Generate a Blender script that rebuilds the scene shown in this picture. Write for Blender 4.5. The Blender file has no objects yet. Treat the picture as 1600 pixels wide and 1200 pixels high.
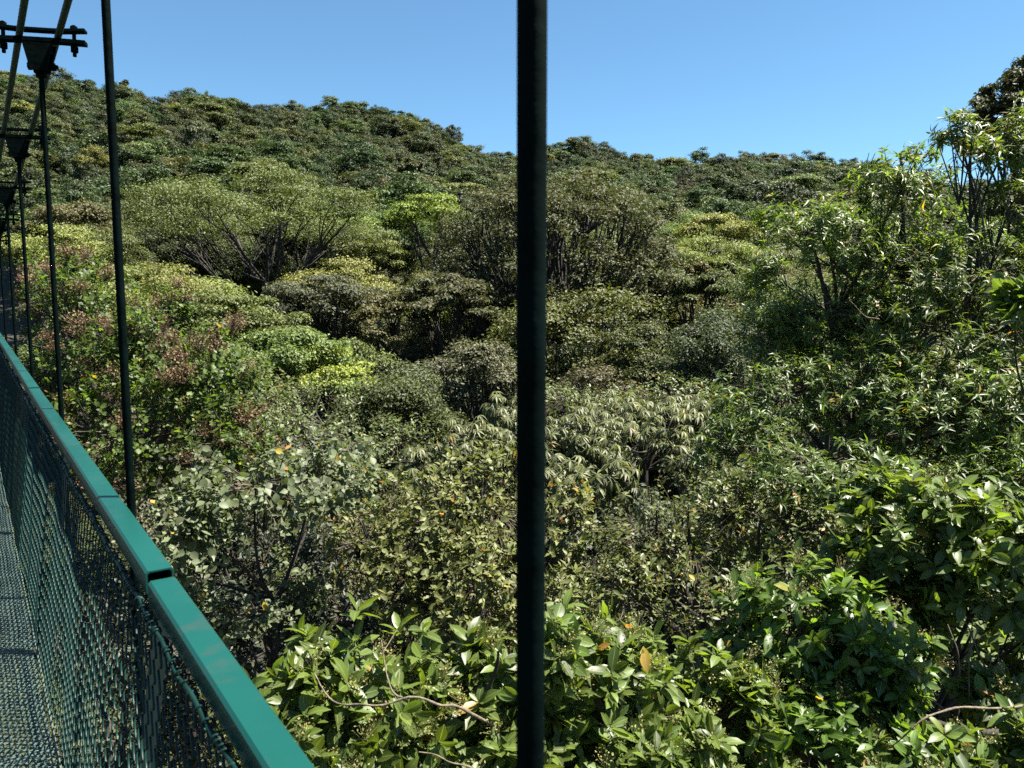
import bpy, math
import numpy as np
from mathutils import Matrix, Vector, Euler

# ------------------------------------------------------------------ camera, sky, sun, exposure
S = bpy.context.scene
COL = S.collection
FPX = 1209.0                    # focal length in pixels of a 1600 px wide frame
YAW, PITCH = math.radians(35.2), math.radians(5.8)
cam_d = bpy.data.cameras.new('camera')
cam = bpy.data.objects.new('camera', cam_d); COL.objects.link(cam)
cam_d.sensor_width = 36.0
cam_d.lens = FPX / 1600 * 36
cam_d.clip_start, cam_d.clip_end = 0.02, 9000
cam_d.dof.use_dof = True
cam_d.dof.focus_distance = 14.0
cam_d.dof.aperture_fstop = 10.0
cam.location = (0, 0, 0)
cam.rotation_euler = (math.pi/2 - PITCH, 0, -YAW)
S.camera = cam

SUN_AZ, SUN_EL = math.radians(120), math.radians(64)      # azimuth clockwise from +Y
sun_vec = Vector((math.sin(SUN_AZ)*math.cos(SUN_EL), math.cos(SUN_AZ)*math.cos(SUN_EL), math.sin(SUN_EL)))
W = bpy.data.worlds.new('World'); S.world = W; W.use_nodes = True
wn = W.node_tree; bg = wn.nodes['Background']
sky = wn.nodes.new('ShaderNodeTexSky'); sky.sky_type = 'NISHITA'
sky.sun_disc = False
sky.sun_elevation = SUN_EL; sky.sun_rotation = SUN_AZ
sky.altitude = 1400; sky.air_density = 1.0; sky.dust_density = 0.0; sky.ozone_density = 7.0
wb = wn.nodes.new('ShaderNodeMix'); wb.data_type = 'RGBA'; wb.blend_type = 'MULTIPLY'; wb.inputs[0].default_value = 1.0
wb.inputs[7].default_value = (0.96, 1.12, 1.0, 1)          # the photograph's white balance
wn.links.new(sky.outputs[0], wb.inputs[6]); wn.links.new(wb.outputs[2], bg.inputs[0]); bg.inputs[1].default_value = 0.048
sd = bpy.data.lights.new('sun', 'SUN'); sd.energy = 5.0; sd.angle = math.radians(0.53); sd.color = (1.0, 0.945, 0.85)
sun = bpy.data.objects.new('sun', sd); COL.objects.link(sun)
sun.rotation_euler = (-sun_vec).to_track_quat('-Z', 'Y').to_euler()
S.view_settings.view_transform = 'Standard'; S.view_settings.look = 'None'
S.view_settings.exposure = 2.0; S.view_settings.gamma = 1.0
S.cycles.max_bounces = 5; S.cycles.diffuse_bounces = 3; S.cycles.glossy_bounces = 2
S.cycles.transmission_bounces = 3; S.cycles.transparent_max_bounces = 4
S.cycles.use_adaptive_sampling = True; S.cycles.adaptive_threshold = 0.02
S.cycles.use_denoising = False; S.cycles.denoiser = 'OPENIMAGEDENOISE'; S.cycles.denoising_prefilter = 'ACCURATE'
S.cycles.sample_clamp_indirect = 6.0
S.cycles.volume_bounces = 0

# ------------------------------------------------------------------ camera geometry helpers
CR = np.array([math.cos(YAW), -math.sin(YAW), 0.0])
CF = np.array([math.sin(YAW)*math.cos(PITCH), math.cos(YAW)*math.cos(PITCH), -math.sin(PITCH)])
CU = np.cross(CR, CF)
HF = np.array([math.sin(YAW), math.cos(YAW), 0.0])       # horizontal forward

def P(px, py, D):
    """world point seen at photograph pixel (px, py) at camera depth D metres"""
    return CF*D + CR*((px-800)/FPX*D) + CU*((600-py)/FPX*D)

def proj(V):
    V = np.atleast_2d(V); d = V@CF
    return 800 + V@CR/d*FPX, 600 - V@CU/d*FPX, d

def norm(a):
    return a/np.maximum(np.linalg.norm(a, axis=-1, keepdims=True), 1e-9)

# ------------------------------------------------------------------ mesh helpers
class MB:
    def __init__(self): self.v, self.q, self.uv, self.n = [], [], [], 0
    def add(self, V, Q, UV=None):
        V = np.asarray(V, float); Q = np.asarray(Q, int)
        self.v.append(V); self.q.append(Q + self.n); self.n += len(V)
        self.uv.append(np.zeros((len(V), 2)) if UV is None else np.asarray(UV, float))
    def mesh(self, name, mat, origin=(0, 0, 0), smooth=True):
        V = np.concatenate(self.v) - np.asarray(origin, float); Q = np.concatenate(self.q); UV = np.concatenate(self.uv)
        return raw_mesh(name, V, Q, UV, mat, smooth)
    def build(self, name, mat, parent=None, smooth=True, loc=None):
        o = np.array(parent.location) if parent else np.zeros(3)
        if parent and parent.parent: o = o + np.array(parent.parent.location)
        return link(name, self.mesh(name, mat, o, smooth), parent)

def raw_mesh(name, V, Q, UV, mat, smooth=True):
    m = bpy.data.meshes.new(name); n = len(Q)
    m.vertices.add(len(V)); m.vertices.foreach_set('co', V.astype(np.float32).ravel())
    m.loops.add(n*4); m.loops.foreach_set('vertex_index', Q.astype(np.int32).ravel())
    m.polygons.add(n)
    m.polygons.foreach_set('loop_start', (np.arange(n)*4).astype(np.int32))
    m.polygons.foreach_set('use_smooth', np.full(n, smooth))
    if UV is not None:
        l = m.uv_layers.new(name='UVMap'); l.data.foreach_set('uv', UV[Q.ravel()].astype(np.float32).ravel())
    m.update(calc_edges=True)
    if mat: m.materials.append(mat)
    return m

def link(name, data, parent=None):
    o = bpy.data.objects.new(name, data); COL.objects.link(o)
    if parent: o.parent = parent
    return o

def empty(name, loc, label, cat, group=None):
    o = bpy.data.objects.new(name, None); COL.objects.link(o); o.location = loc
    o.empty_display_size = 0.2
    o['label'] = label; o['category'] = cat
    if group: o['group'] = group
    return o

def tube(mb, pts, rad, k=5, cap=True):
    pts = np.asarray(pts, float); n = len(pts); rad = np.broadcast_to(np.asarray(rad, float), (n,))
    t = norm(np.gradient(pts, axis=0))
    ref = np.where(np.abs(t[:, 2:3]) > 0.9, np.array([[1., 0, 0]]), np.array([[0, 0, 1.]]))
    if np.abs(t[:, 2]).mean() > 0.6: ref = np.tile(np.array([[1., 0.13, 0]]), (n, 1))
    else: ref = np.tile(np.array([[0.07, 0.05, 1.]]), (n, 1))
    x = norm(np.cross(t, ref)); y = np.cross(x, t)
    a = np.arange(k)/k*2*math.pi + math.pi/k
    V = pts[:, None] + rad[:, None, None]*(np.cos(a)[None, :, None]*x[:, None] + np.sin(a)[None, :, None]*y[:, None])
    i = np.arange(n-1)[:, None]*k; j = np.arange(k)[None, :]; j2 = (j+1) % k
    Q = np.stack([i+j, i+j2, i+k+j2, i+k+j], -1).reshape(-1, 4)
    uv = np.stack([np.tile(np.arange(k)/k, n), np.repeat(np.arange(n)/max(n-1, 1), k)], -1)
    if cap and k == 4: Q = np.concatenate([Q, [[3, 2, 1, 0]], [[(n-1)*k+q for q in (0, 1, 2, 3)]]])
    elif cap and k == 6:
        e = (n-1)*k
        Q = np.concatenate([Q, [[3, 2, 1, 0], [5, 4, 3, 0]], [[e, e+1, e+2, e+3], [e, e+3, e+4, e+5]]])
    mb.add(V.reshape(-1, 3), Q, uv)

def box(mb, c, s, R=None, ch=0.0):
    """box with optional chamfered long edges"""
    x, y, z = np.array(s)/2
    V = np.array([[-x,-y,-z],[x,-y,-z],[x,y,-z],[-x,y,-z],[-x,-y,z],[x,-y,z],[x,y,z],[-x,y,z]])
    if R is not None: V = V@np.array(R).T
    mb.add(V+np.array(c), [[0,3,2,1],[4,5,6,7],[0,1,5,4],[1,2,6,5],[2,3,7,6],[3,0,4,7]])

def bez(p0, p1, p2, n):
    t = np.linspace(0, 1, n)[:, None]
    return (1-t)**2*p0 + 2*t*(1-t)*p1 + t*t*p2

# ------------------------------------------------------------------ materials
def newmat(name):
    m = bpy.data.materials.new(name); m.use_nodes = True; nt = m.node_tree
    return m, nt, nt.nodes['Principled BSDF'], nt.nodes['Material Output']

def mnode(nt, op, a, b=None, clamp=False):
    n = nt.nodes.new('ShaderNodeMath'); n.operation = op; n.use_clamp = clamp
    for i, v in enumerate((a, b)):
        if v is None: continue
        if isinstance(v, (int, float)): n.inputs[i].default_value = v
        else: nt.links.new(v, n.inputs[i])
    return n.outputs[0]

def paint(name, col, rough, var=0.15, scale=6.0, metal=0.0, bump=0.0, dirt=None, dirt_amt=0.3, spec=0.5):
    m, nt, b, out = newmat(name)
    tc = nt.nodes.new('ShaderNodeTexCoord')
    nz = nt.nodes.new('ShaderNodeTexNoise'); nz.inputs['Scale'].default_value = scale; nz.inputs['Detail'].default_value = 6
    nt.links.new(tc.outputs['Object'], nz.inputs['Vector'])
    r = nt.nodes.new('ShaderNodeValToRGB'); c = np.array(col)
    r.color_ramp.elements[0].position = 0.3; r.color_ramp.elements[1].position = 0.7
    r.color_ramp.elements[0].color = (*(c*(1-var)), 1); r.color_ramp.elements[1].color = (*(c*(1+var)), 1)
    nt.links.new(nz.outputs[0], r.inputs[0]); colo = r.outputs[0]
    if dirt is not None:
        n2 = nt.nodes.new('ShaderNodeTexNoise'); n2.inputs['Scale'].default_value = scale*7; n2.inputs['Detail'].default_value = 8
        nt.links.new(tc.outputs['Object'], n2.inputs['Vector'])
        f = nt.nodes.new('ShaderNodeMapRange'); f.inputs[1].default_value = 0.55; f.inputs[2].default_value = 0.75; f.inputs[4].default_value = dirt_amt
        nt.links.new(n2.outputs[0], f.inputs[0])
        mx = nt.nodes.new('ShaderNodeMix'); mx.data_type = 'RGBA'
        nt.links.new(f.outputs[0], mx.inputs[0]); nt.links.new(colo, mx.inputs[6]); mx.inputs[7].default_value = (*dirt, 1)
        colo = mx.outputs[2]
    nt.links.new(colo, b.inputs['Base Color'])
    rr = nt.nodes.new('ShaderNodeMapRange'); rr.inputs[3].default_value = rough*0.8; rr.inputs[4].default_value = min(1, rough*1.25)
    nt.links.new(nz.outputs[0], rr.inputs[0]); nt.links.new(rr.outputs[0], b.inputs['Roughness'])
    b.inputs['Metallic'].default_value = metal; b.inputs['Specular IOR Level'].default_value = spec
    if bump:
        bp = nt.nodes.new('ShaderNodeBump'); bp.inputs['Strength'].default_value = bump; bp.inputs['Distance'].default_value = 0.02
        nt.links.new(nz.outputs[0], bp.inputs['Height']); nt.links.new(bp.outputs[0], b.inputs['Normal'])
    return m

def leaf_mat(name, cols, rough=0.45, transl=0.3, spec=0.5, vein=0.0, treevar=0.5, tcol=(1.5, 1.6, 0.7), patch=None):
    """cols: list of (position, rgb) over a random value per leaf"""
    m, nt, b, out = newmat(name)
    g = nt.nodes.new('ShaderNodeNewGeometry'); oi = nt.nodes.new('ShaderNodeObjectInfo')
    r = mnode(nt, 'FRACT', mnode(nt, 'ADD', g.outputs['Random Per Island'], oi.outputs['Random']))
    ramp = nt.nodes.new('ShaderNodeValToRGB'); cr = ramp.color_ramp
    while len(cr.elements) < len(cols): cr.elements.new(0.5)
    for e, (p, c) in zip(cr.elements, cols): e.position = p; e.color = (*c, 1)
    nt.links.new(r, ramp.inputs[0]); colo = ramp.outputs[0]
    # brightness and hue differences from plant to plant
    hs = nt.nodes.new('ShaderNodeHueSaturation'); nt.links.new(colo, hs.inputs['Color'])
    v = mnode(nt, 'ADD', mnode(nt, 'MULTIPLY', oi.outputs['Random'], treevar), 1-treevar/2)
    nt.links.new(v, hs.inputs['Value'])
    h = mnode(nt, 'ADD', mnode(nt, 'MULTIPLY', mnode(nt, 'FRACT', mnode(nt, 'MULTIPLY', oi.outputs['Random'], 7.13)), 0.05*treevar*2), 0.5-0.05*treevar)
    nt.links.new(h, hs.inputs['Hue']); colo = hs.outputs[0]
    if patch:
        tc = nt.nodes.new('ShaderNodeTexCoord'); nz = nt.nodes.new('ShaderNodeTexNoise'); nz.inputs['Scale'].default_value = patch[1]
        nt.links.new(tc.outputs['Object'], nz.inputs['Vector'])
        f = nt.nodes.new('ShaderNodeMapRange'); f.inputs[1].default_value = 0.52; f.inputs[2].default_value = 0.66
        nt.links.new(nz.outputs[0], f.inputs[0])
        mx = nt.nodes.new('ShaderNodeMix'); mx.data_type = 'RGBA'
        nt.links.new(f.outputs[0], mx.inputs[0]); nt.links.new(colo, mx.inputs[6]); mx.inputs[7].default_value = (*patch[0], 1); colo = mx.outputs[2]
    if vein:
        tcs = nt.nodes.new('ShaderNodeTexCoord'); sp = nt.nodes.new('ShaderNodeTexNoise'); sp.noise_dimensions = '4D'; sp.inputs['Scale'].default_value = 5.0; sp.inputs['Detail'].default_value = 3
        nt.links.new(tcs.outputs['UV'], sp.inputs['Vector']); nt.links.new(mnode(nt, 'MULTIPLY', r, 37.0), sp.inputs['W'])
        fs = nt.nodes.new('ShaderNodeMapRange'); fs.inputs[1].default_value = 0.66; fs.inputs[2].default_value = 0.70; fs.inputs[4].default_value = 0.8
        nt.links.new(sp.outputs[0], fs.inputs[0]); ms_ = nt.nodes.new('ShaderNodeMix'); ms_.data_type = 'RGBA'
        nt.links.new(fs.outputs[0], ms_.inputs[0]); nt.links.new(colo, ms_.inputs[6]); ms_.inputs[7].default_value = (0.10, 0.065, 0.02, 1); colo = ms_.outputs[2]
        uv = nt.nodes.new('ShaderNodeUVMap'); sx = nt.nodes.new('ShaderNodeSeparateXYZ'); nt.links.new(uv.outputs[0], sx.inputs[0])
        ax = mnode(nt, 'ABSOLUTE', mnode(nt, 'SUBTRACT', sx.outputs[0], 0.5))
        mid = mnode(nt, 'LESS_THAN', ax, 0.035)
        side = mnode(nt, 'MULTIPLY', mnode(nt, 'GREATER_THAN', mnode(nt, 'SINE', mnode(nt, 'MULTIPLY', mnode(nt, 'SUBTRACT', sx.outputs[1], mnode(nt, 'MULTIPLY', ax, 0.5)), 62.0)), 0.86), 0.45)
        f = mnode(nt, 'MULTIPLY', mnode(nt, 'MAXIMUM', mid, side), vein)
        mx = nt.nodes.new('ShaderNodeMix'); mx.data_type = 'RGBA'
        nt.links.new(f, mx.inputs[0]); nt.links.new(colo, mx.inputs[6]); mx.inputs[7].default_value = (0.26, 0.32, 0.13, 1); colo = mx.outputs[2]
    nt.links.new(colo, b.inputs['Base Color'])
    b.inputs['Roughness'].default_value = rough; b.inputs['Specular IOR Level'].default_value = spec
    tr = nt.nodes.new('ShaderNodeBsdfTranslucent')
    mc = nt.nodes.new('ShaderNodeMix'); mc.data_type = 'RGBA'; mc.blend_type = 'MULTIPLY'; mc.inputs[0].default_value = 1
    nt.links.new(colo, mc.inputs[6]); mc.inputs[7].default_value = (*tcol, 1); nt.links.new(mc.outputs[2], tr.inputs[0])
    ms = nt.nodes.new('ShaderNodeMixShader'); ms.inputs[0].default_value = transl
    nt.links.new(b.outputs[0], ms.inputs[1]); nt.links.new(tr.outputs[0], ms.inputs[2]); nt.links.new(ms.outputs[0], out.inputs['Surface'])
    return m

M = {}
M['rail'] = paint('teal_paint', (0.003, 0.048, 0.038), 0.36, 0.14, 2.0, dirt=(0.024, 0.044, 0.037), dirt_amt=0.7, spec=0.35, bump=0.04)
M['rod'] = paint('dark_green_paint', (0.001, 0.0042, 0.0038), 0.75, 0.5, 14.0, bump=0.25, spec=0.03, dirt=(0.003, 0.007, 0.006), dirt_amt=0.8)
M['wire'] = paint('green_coated_wire', (0.0022, 0.020, 0.0155), 0.46, 0.25, 14.0, spec=0.3)
M['deck'] = paint('deck_paint', (0.070, 0.108, 0.092), 0.45, 0.25, 5.0, dirt=(0.045, 0.05, 0.04), dirt_amt=0.7)
M['steel'] = paint('beam_paint', (0.002, 0.012, 0.011), 0.5, 0.3, 8.0)
M['rope'] = paint('wire_rope', (0.013, 0.031, 0.020), 0.55, 0.3, 30.0, spec=0.4)
M['bark'] = paint('bark', (0.024, 0.019, 0.015), 0.9, 0.55, 5.0, bump=0.6, dirt=(0.026, 0.032, 0.012), dirt_amt=0.7)
M['twig'] = paint('twig', (0.075, 0.058, 0.038), 0.8, 0.45, 12.0)
M['palebark'] = paint('pale_bark', (0.125, 0.098, 0.064), 0.85, 0.5, 30.0, bump=0.6, dirt=(0.05, 0.055, 0.03), dirt_amt=0.7)
M['ground'] = paint('leaf_litter', (0.022, 0.020, 0.011), 1.0, 0.6, 0.35, bump=1.0, dirt=(0.02, 0.032, 0.010), dirt_amt=0.9)
M['flower'] = leaf_mat('flower_buds', [(0, (0.13, 0.13, 0.035)), (1, (0.22, 0.21, 0.07))], 0.7, 0.1)
M['brownflower'] = leaf_mat('dry_flowers', [(0, (0.09, 0.055, 0.028)), (0.6, (0.15, 0.095, 0.048)), (1, (0.22, 0.15, 0.085))], 0.8, 0.15)

def greens(c, lo=0.6, hi=1.45, yellow=0.0):
    c = np.array(c); s = [(0.0, tuple(c*lo)), (0.45, tuple(c)), (0.9, tuple(c*hi))]
    if yellow: s += [(1-yellow, tuple(c*hi)), (1-yellow*0.9, (0.30, 0.24, 0.03)), (1.0, (0.30, 0.13, 0.03))]
    return s
# forest canopy
M['shade'] = leaf_mat('shade_coloured_leaf', greens((0.016, 0.022, 0.008)), 0.5, 0.15, 0.35, treevar=0.3)  # near-black leaf colour that stands in for deep shade
M['umbrella'] = leaf_mat('umbrella_leaf', greens((0.088, 0.108, 0.030)), 0.56, 0.24, 0.34, treevar=0.0)
M['f_dark'] = leaf_mat('foliage_dark', greens((0.046, 0.054, 0.019)), 0.56, 0.24, 0.34, treevar=0.75)
M['f_mid'] = leaf_mat('foliage_mid', greens((0.074, 0.09, 0.024)), 0.56, 0.24, 0.34, treevar=0.75)
M['f_pale'] = leaf_mat('foliage_pale', greens((0.118, 0.138, 0.036)), 0.56, 0.24, 0.34, treevar=0.75)
M['f_olive'] = leaf_mat('foliage_olive', greens((0.09, 0.086, 0.032)), 0.56, 0.24, 0.34, treevar=0.75)
M['f_grey'] = leaf_mat('foliage_grey', greens((0.084, 0.09, 0.048)), 0.56, 0.24, 0.34, treevar=0.75)
M['f_yellow'] = leaf_mat('foliage_yellow', greens((0.15, 0.165, 0.026)), 0.56, 0.24, 0.34, treevar=0.75)
for k_, c_ in (('h_dark', (0.032, 0.046, 0.016)), ('h_mid', (0.054, 0.072, 0.021)), ('h_pale', (0.084, 0.096, 0.030)), ('h_grey', (0.055, 0.068, 0.036)), ('h_olive', (0.066, 0.066, 0.027)), ('h_yellow', (0.115, 0.120, 0.024))):
    M[k_] = leaf_mat('hill_' + k_[2:], greens(c_), 0.56, 0.22, 0.32, treevar=0.8)
# single plants
M['glossy'] = leaf_mat('glossy_leaf', greens((0.07, 0.112, 0.019), 0.5, 1.6, 0.008), 0.42, 0.42, 0.42, vein=0.55, treevar=0.35, tcol=(1.9, 1.9, 0.6))
M['lance'] = leaf_mat('lance_leaf', greens((0.078, 0.11, 0.022), 0.6, 1.6, 0.02), 0.42, 0.42, 0.45, vein=0.3, treevar=0.3, tcol=(1.8, 1.9, 0.6))
M['round'] = leaf_mat('round_leaf', greens((0.062, 0.088, 0.018), 0.45, 1.6, 0.012), 0.48, 0.42, 0.3, treevar=0.3, tcol=(1.7, 1.9, 0.6))
M['palehost'] = leaf_mat('silvery_leaf', greens((0.098, 0.118, 0.06), 0.5, 1.25, 0.01), 0.5, 0.28, 0.28, treevar=0.3)
M['olivebush'] = leaf_mat('olive_leaf', greens((0.098, 0.112, 0.036), 0.55, 1.5, 0.01), 0.5, 0.28, 0.28, treevar=0.3)
M['palmate'] = leaf_mat('palmate_leaf', greens((0.088, 0.102, 0.04), 0.6, 1.4, 0.012), 0.5, 0.3, 0.4, treevar=0.3)
M['fine'] = leaf_mat('fine_leaf', greens((0.084, 0.104, 0.03), 0.55, 1.5, 0.015), 0.45, 0.3, 0.4, treevar=0.3)
M['domeolive'] = leaf_mat('dome_leaf', greens((0.063, 0.064, 0.027), 0.55, 1.5), 0.6, 0.25, 0.3, treevar=0.1, patch=((0.06, 0.075, 0.03), 0.5))

# ------------------------------------------------------------------ terrain
# height of the canopy's top as the tangent of its elevation, by azimuth column and distance
XC = np.array([-500, 0, 200, 400, 600, 800, 1000, 1200, 1400, 1600, 2100], float)
RD = np.array([4, 8, 15, 30, 50, 80, 120, 180, 280], float)
YC = np.array([
 [1250, 900, 620, 450, 400, 330, 262, 184, 97],
 [1250, 900, 600, 450, 395, 330, 265, 192, 117],
 [1250, 900, 610, 480, 415, 330, 268, 202, 133],
 [1250, 930, 660, 525, 420, 325, 272, 212, 164],
 [1250, 930, 690, 545, 445, 345, 292, 230, 170],
 [1250, 930, 690, 545, 450, 372, 315, 274, 243],
 [1250, 930, 690, 545, 450, 380, 322, 278, 243],
 [1250, 930, 680, 525, 440, 385, 322, 278, 247],
 [1250, 930, 700, 545, 450, 395, 335, 289, 259],
 [1250, 930, 700, 545, 455, 400, 345, 309, 290],
 [1250, 930, 700, 560, 480, 430, 380, 344, 325]], float)
# the skyline of the far ridge, sampled more closely
RIDGE = np.array([(-500, 95), (0, 119), (100, 122), (200, 131), (260, 146), (330, 140), (400, 165), (490, 167), (560, 157), (620, 167), (690, 198), (740, 226), (790, 243), (850, 234), (910, 217),
                  (960, 236), (1040, 252), (1100, 248), (1180, 239), (1260, 246), (1340, 255), (1480, 288), (1600, 292), (2100, 325)], float)
XN = np.array(sorted(set(XC.tolist()) | set(RIDGE[:, 0].tolist())))
YC = np.stack([np.interp(XN, XC, YC[:, q]) for q in range(8)] + [np.interp(XN, RIDGE[:, 0], RIDGE[:, 1])], -1)
YC[:, 7] += 0.35*(YC[:, 8] - np.interp(XN, XN[::3], YC[::3, 8])); XC = XN
def col_dir(x, y):
    v = CF + CR*((x-800)/FPX) + CU*((600-y)/FPX)
    return math.atan2(v@CR, v@HF), v[2]/math.hypot(v@CR, v@HF)
AZ = np.array([col_dir(x, 480)[0] for x in XC])
TT = np.array([[col_dir(x, y)[1] for y in row] for x, row in zip(XC, YC)])
LRD = np.log(RD)

def bump2(x, y, s):       # smooth deterministic undulation
    return np.sin(x/s*1.3+1.7*np.sin(y/s*0.9+.4))*np.cos(y/s*1.1+1.3*np.sin(x/s*0.7))

def canopy_z(az, rho):
    az = np.atleast_1d(np.asarray(az, float)); rho = np.atleast_1d(np.asarray(rho, float))
    i = np.clip(np.searchsorted(AZ, az)-1, 0, len(AZ)-2); f = np.clip((az-AZ[i])/(AZ[i+1]-AZ[i]), 0, 1)
    lr = np.log(np.clip(rho, 4, 280)); j = np.clip(np.searchsorted(LRD, lr)-1, 0, len(LRD)-2); g = (lr-LRD[j])/(LRD[j+1]-LRD[j])
    T = (TT[i, j]*(1-f)+TT[i+1, j]*f)*(1-g) + (TT[i, j+1]*(1-f)+TT[i+1, j+1]*f)*g
    z = np.clip(rho, 4, 280)*T
    back = np.clip((np.abs(az)-0.9)/0.6, 0, 1)                  # behind the viewer the valley side is gentler
    z = z*(1-back) + back*(-2.5 + 0.16*np.clip(rho, 0, 280))
    over = np.maximum(rho-285, 0)
    z = z - over*0.32*np.clip(over/60, 0, 1)
    z = np.where(rho > 285, np.maximum(z, -25 + bump2(rho*np.sin(az), rho*np.cos(az), 300)*10), z)
    return z
TREE_H = 13.0
def world_xy(az, rho):
    a = YAW + az
    return np.sin(a)*rho, np.cos(a)*rho
def ground_z(az, rho):
    x, y = world_xy(np.atleast_1d(az), np.atleast_1d(rho))
    return canopy_z(az, rho) - TREE_H + bump2(x, y, 17.0)*0.5
def az_rho(p):
    p = np.asarray(p, float); a = math.atan2(p[0], p[1]) - YAW
    a = (a+math.pi) % (2*math.pi)-math.pi
    return a, math.hypot(p[0], p[1])
def ground_at(p):
    a, r = az_rho(p); return float(ground_z(a, max(r, 4))[0])

def build_ground():
    rings = np.concatenate([np.linspace(1, 20, 14), np.geomspace(22, 330, 70), np.geomspace(350, 5000, 26)])
    na = 180; az = np.linspace(-math.pi, math.pi, na, endpoint=False)
    A, R = np.meshgrid(az, rings); x, y = world_xy(A.ravel(), R.ravel()); z = ground_z(A.ravel(), np.maximum(R.ravel(), 4))
    z = np.where(R.ravel() < 16, np.minimum(z, -12.5), z)
    V = np.stack([x, y, z], -1)
    nr = len(rings); i = np.arange(nr-1)[:, None]*na; j = np.arange(na)[None]; j2 = (j+1) % na
    Q = np.stack([i+j, i+na+j, i+na+j2, i+j2], -1).reshape(-1, 4)
    c = len(V); V = np.concatenate([V, [[0, 0, V[:na, 2].mean()]]])
    Q = np.concatenate([Q, [[c, k, (k+1) % na, (k+2) % na] for k in range(0, na, 2)]])
    mb = MB(); mb.add(V, Q); o = mb.build('ground', M['ground']); o['kind'] = 'structure'
build_ground()

# ------------------------------------------------------------------ the suspension footbridge
HX = 0.42                       # hanger line, metres to the side of the lens
MIDX = -0.20
SP = 2.24; HY = [0.565 + SP*k for k in range(-2, 16)]
def rise(y): y = np.asarray(y, float); return 0.018*y + 0.0006*np.clip(y, 0, 99)**2
def rail_z(y): return -0.690 + rise(y)
def deck_z(y): return -1.80 + rise(y)
def cable_z(y): y = np.asarray(y, float); return 1.742 - 0.0577*y + 0.0003*y*y + 0.012*np.maximum(-y, 0)
Y0, Y1 = -4.6, 36.0

bridge = empty('suspension_footbridge', (MIDX, 0, float(deck_z(0))), 'green steel suspension footbridge with chain-link sides running away at the picture edge', 'footbridge')

def sweep(mb, prof, ys, zf, x0, dz=0.0, hollow=None):
    """sweep a closed xz profile along y on the bridge's rising line"""
    prof = np.asarray(prof, float); ys = np.asarray(ys, float); k = len(prof); n = len(ys)
    def ring(p): return np.stack([np.broadcast_to(p[None, :, 0]+x0, (n, k)), np.broadcast_to(ys[:, None], (n, k)), p[None, :, 1]+zf(ys)[:, None]+dz], -1).reshape(-1, 3)
    i = np.arange(n-1)[:, None]*k; j = np.arange(k)[None]; j2 = (j+1) % k
    Q = np.stack([i+j, i+j2, i+k+j2, i+k+j], -1).reshape(-1, 4)
    if hollow:
        inner = prof*hollow; c = prof.mean(0); inner = c + (prof-c)*hollow
        V = np.concatenate([ring(prof), ring(inner)]); N = n*k
        Qi = Q[:, ::-1] + N; e0 = np.stack([np.arange(k), np.arange(k)+N, (np.arange(k)+1) % k+N, (np.arange(k)+1) % k], -1)
        e1 = e0[:, ::-1] + (n-1)*k
        mb.add(V, np.concatenate([Q, Qi, e0, e1]))
    else:
        mb.add(ring(prof), Q)
    return

def mirrored(o, parent):
    """the same piece on the other side of the walkway (shares its mesh)"""
    c = o.copy(); COL.objects.link(c); c.parent = parent; c.scale = (-o.scale[0], o.scale[1], o.scale[2])
    c.location = (-o.location[0], o.location[1], o.location[2])
    return c

def cham(w, h, c):
    w, h = w/2, h/2
    return [(-w+c, -h), (w-c, -h), (w, -h+c), (w, h-c), (w-c, h), (-w+c, h), (-w, h-c), (-w, -h+c)]

RX, RW, RH = 0.3595, 0.065, 0.060
segs = [(-4.6, 2.0, -0.016), (2.025, 6.12, 0.0), (6.14, 10.3, 0.004), (10.32, 14.5, 0.0), (14.52, 18.7, 0.0), (18.72, 22.9, 0.0), (22.92, 27.0, 0.0), (27.02, 31.2, 0), (31.22, 36.0, 0)]
for a, b, dz in segs:
    mb = MB(); sweep(mb, cham(RW, RH, 0.006), np.linspace(a, b, 9), rail_z, RX, -RH/2+dz, hollow=0.86)
    o = mb.build('handrail', M['rail'], bridge, smooth=False)
    mirrored(o, bridge)
    # welded stub that joins two lengths of rail, inside the tubes
# posts under the rail
postm = None
for y in np.arange(-2.42, 36, SP):
    zt, zb = float(rail_z(y))-RH-0.018, float(deck_z(y))-0.08
    mb = MB()
    an = math.atan((RX-0.215)/(zt-zb)); Rp = [[math.cos(an), 0, math.sin(an)], [0, 1, 0], [-math.sin(an), 0, math.cos(an)]]; xm = (RX+0.215)/2; Lp = (zt-zb)/math.cos(an)
    box(mb, (xm+0.012, y, (zt+zb)/2), (0.038, 0.005, Lp), Rp); box(mb, (xm+0.031, y+0.0195, (zt+zb)/2), (0.005, 0.034, Lp), Rp)
    o = mb.build('fence_post', M['steel'], bridge, smooth=False); mirrored(o, bridge)

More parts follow.
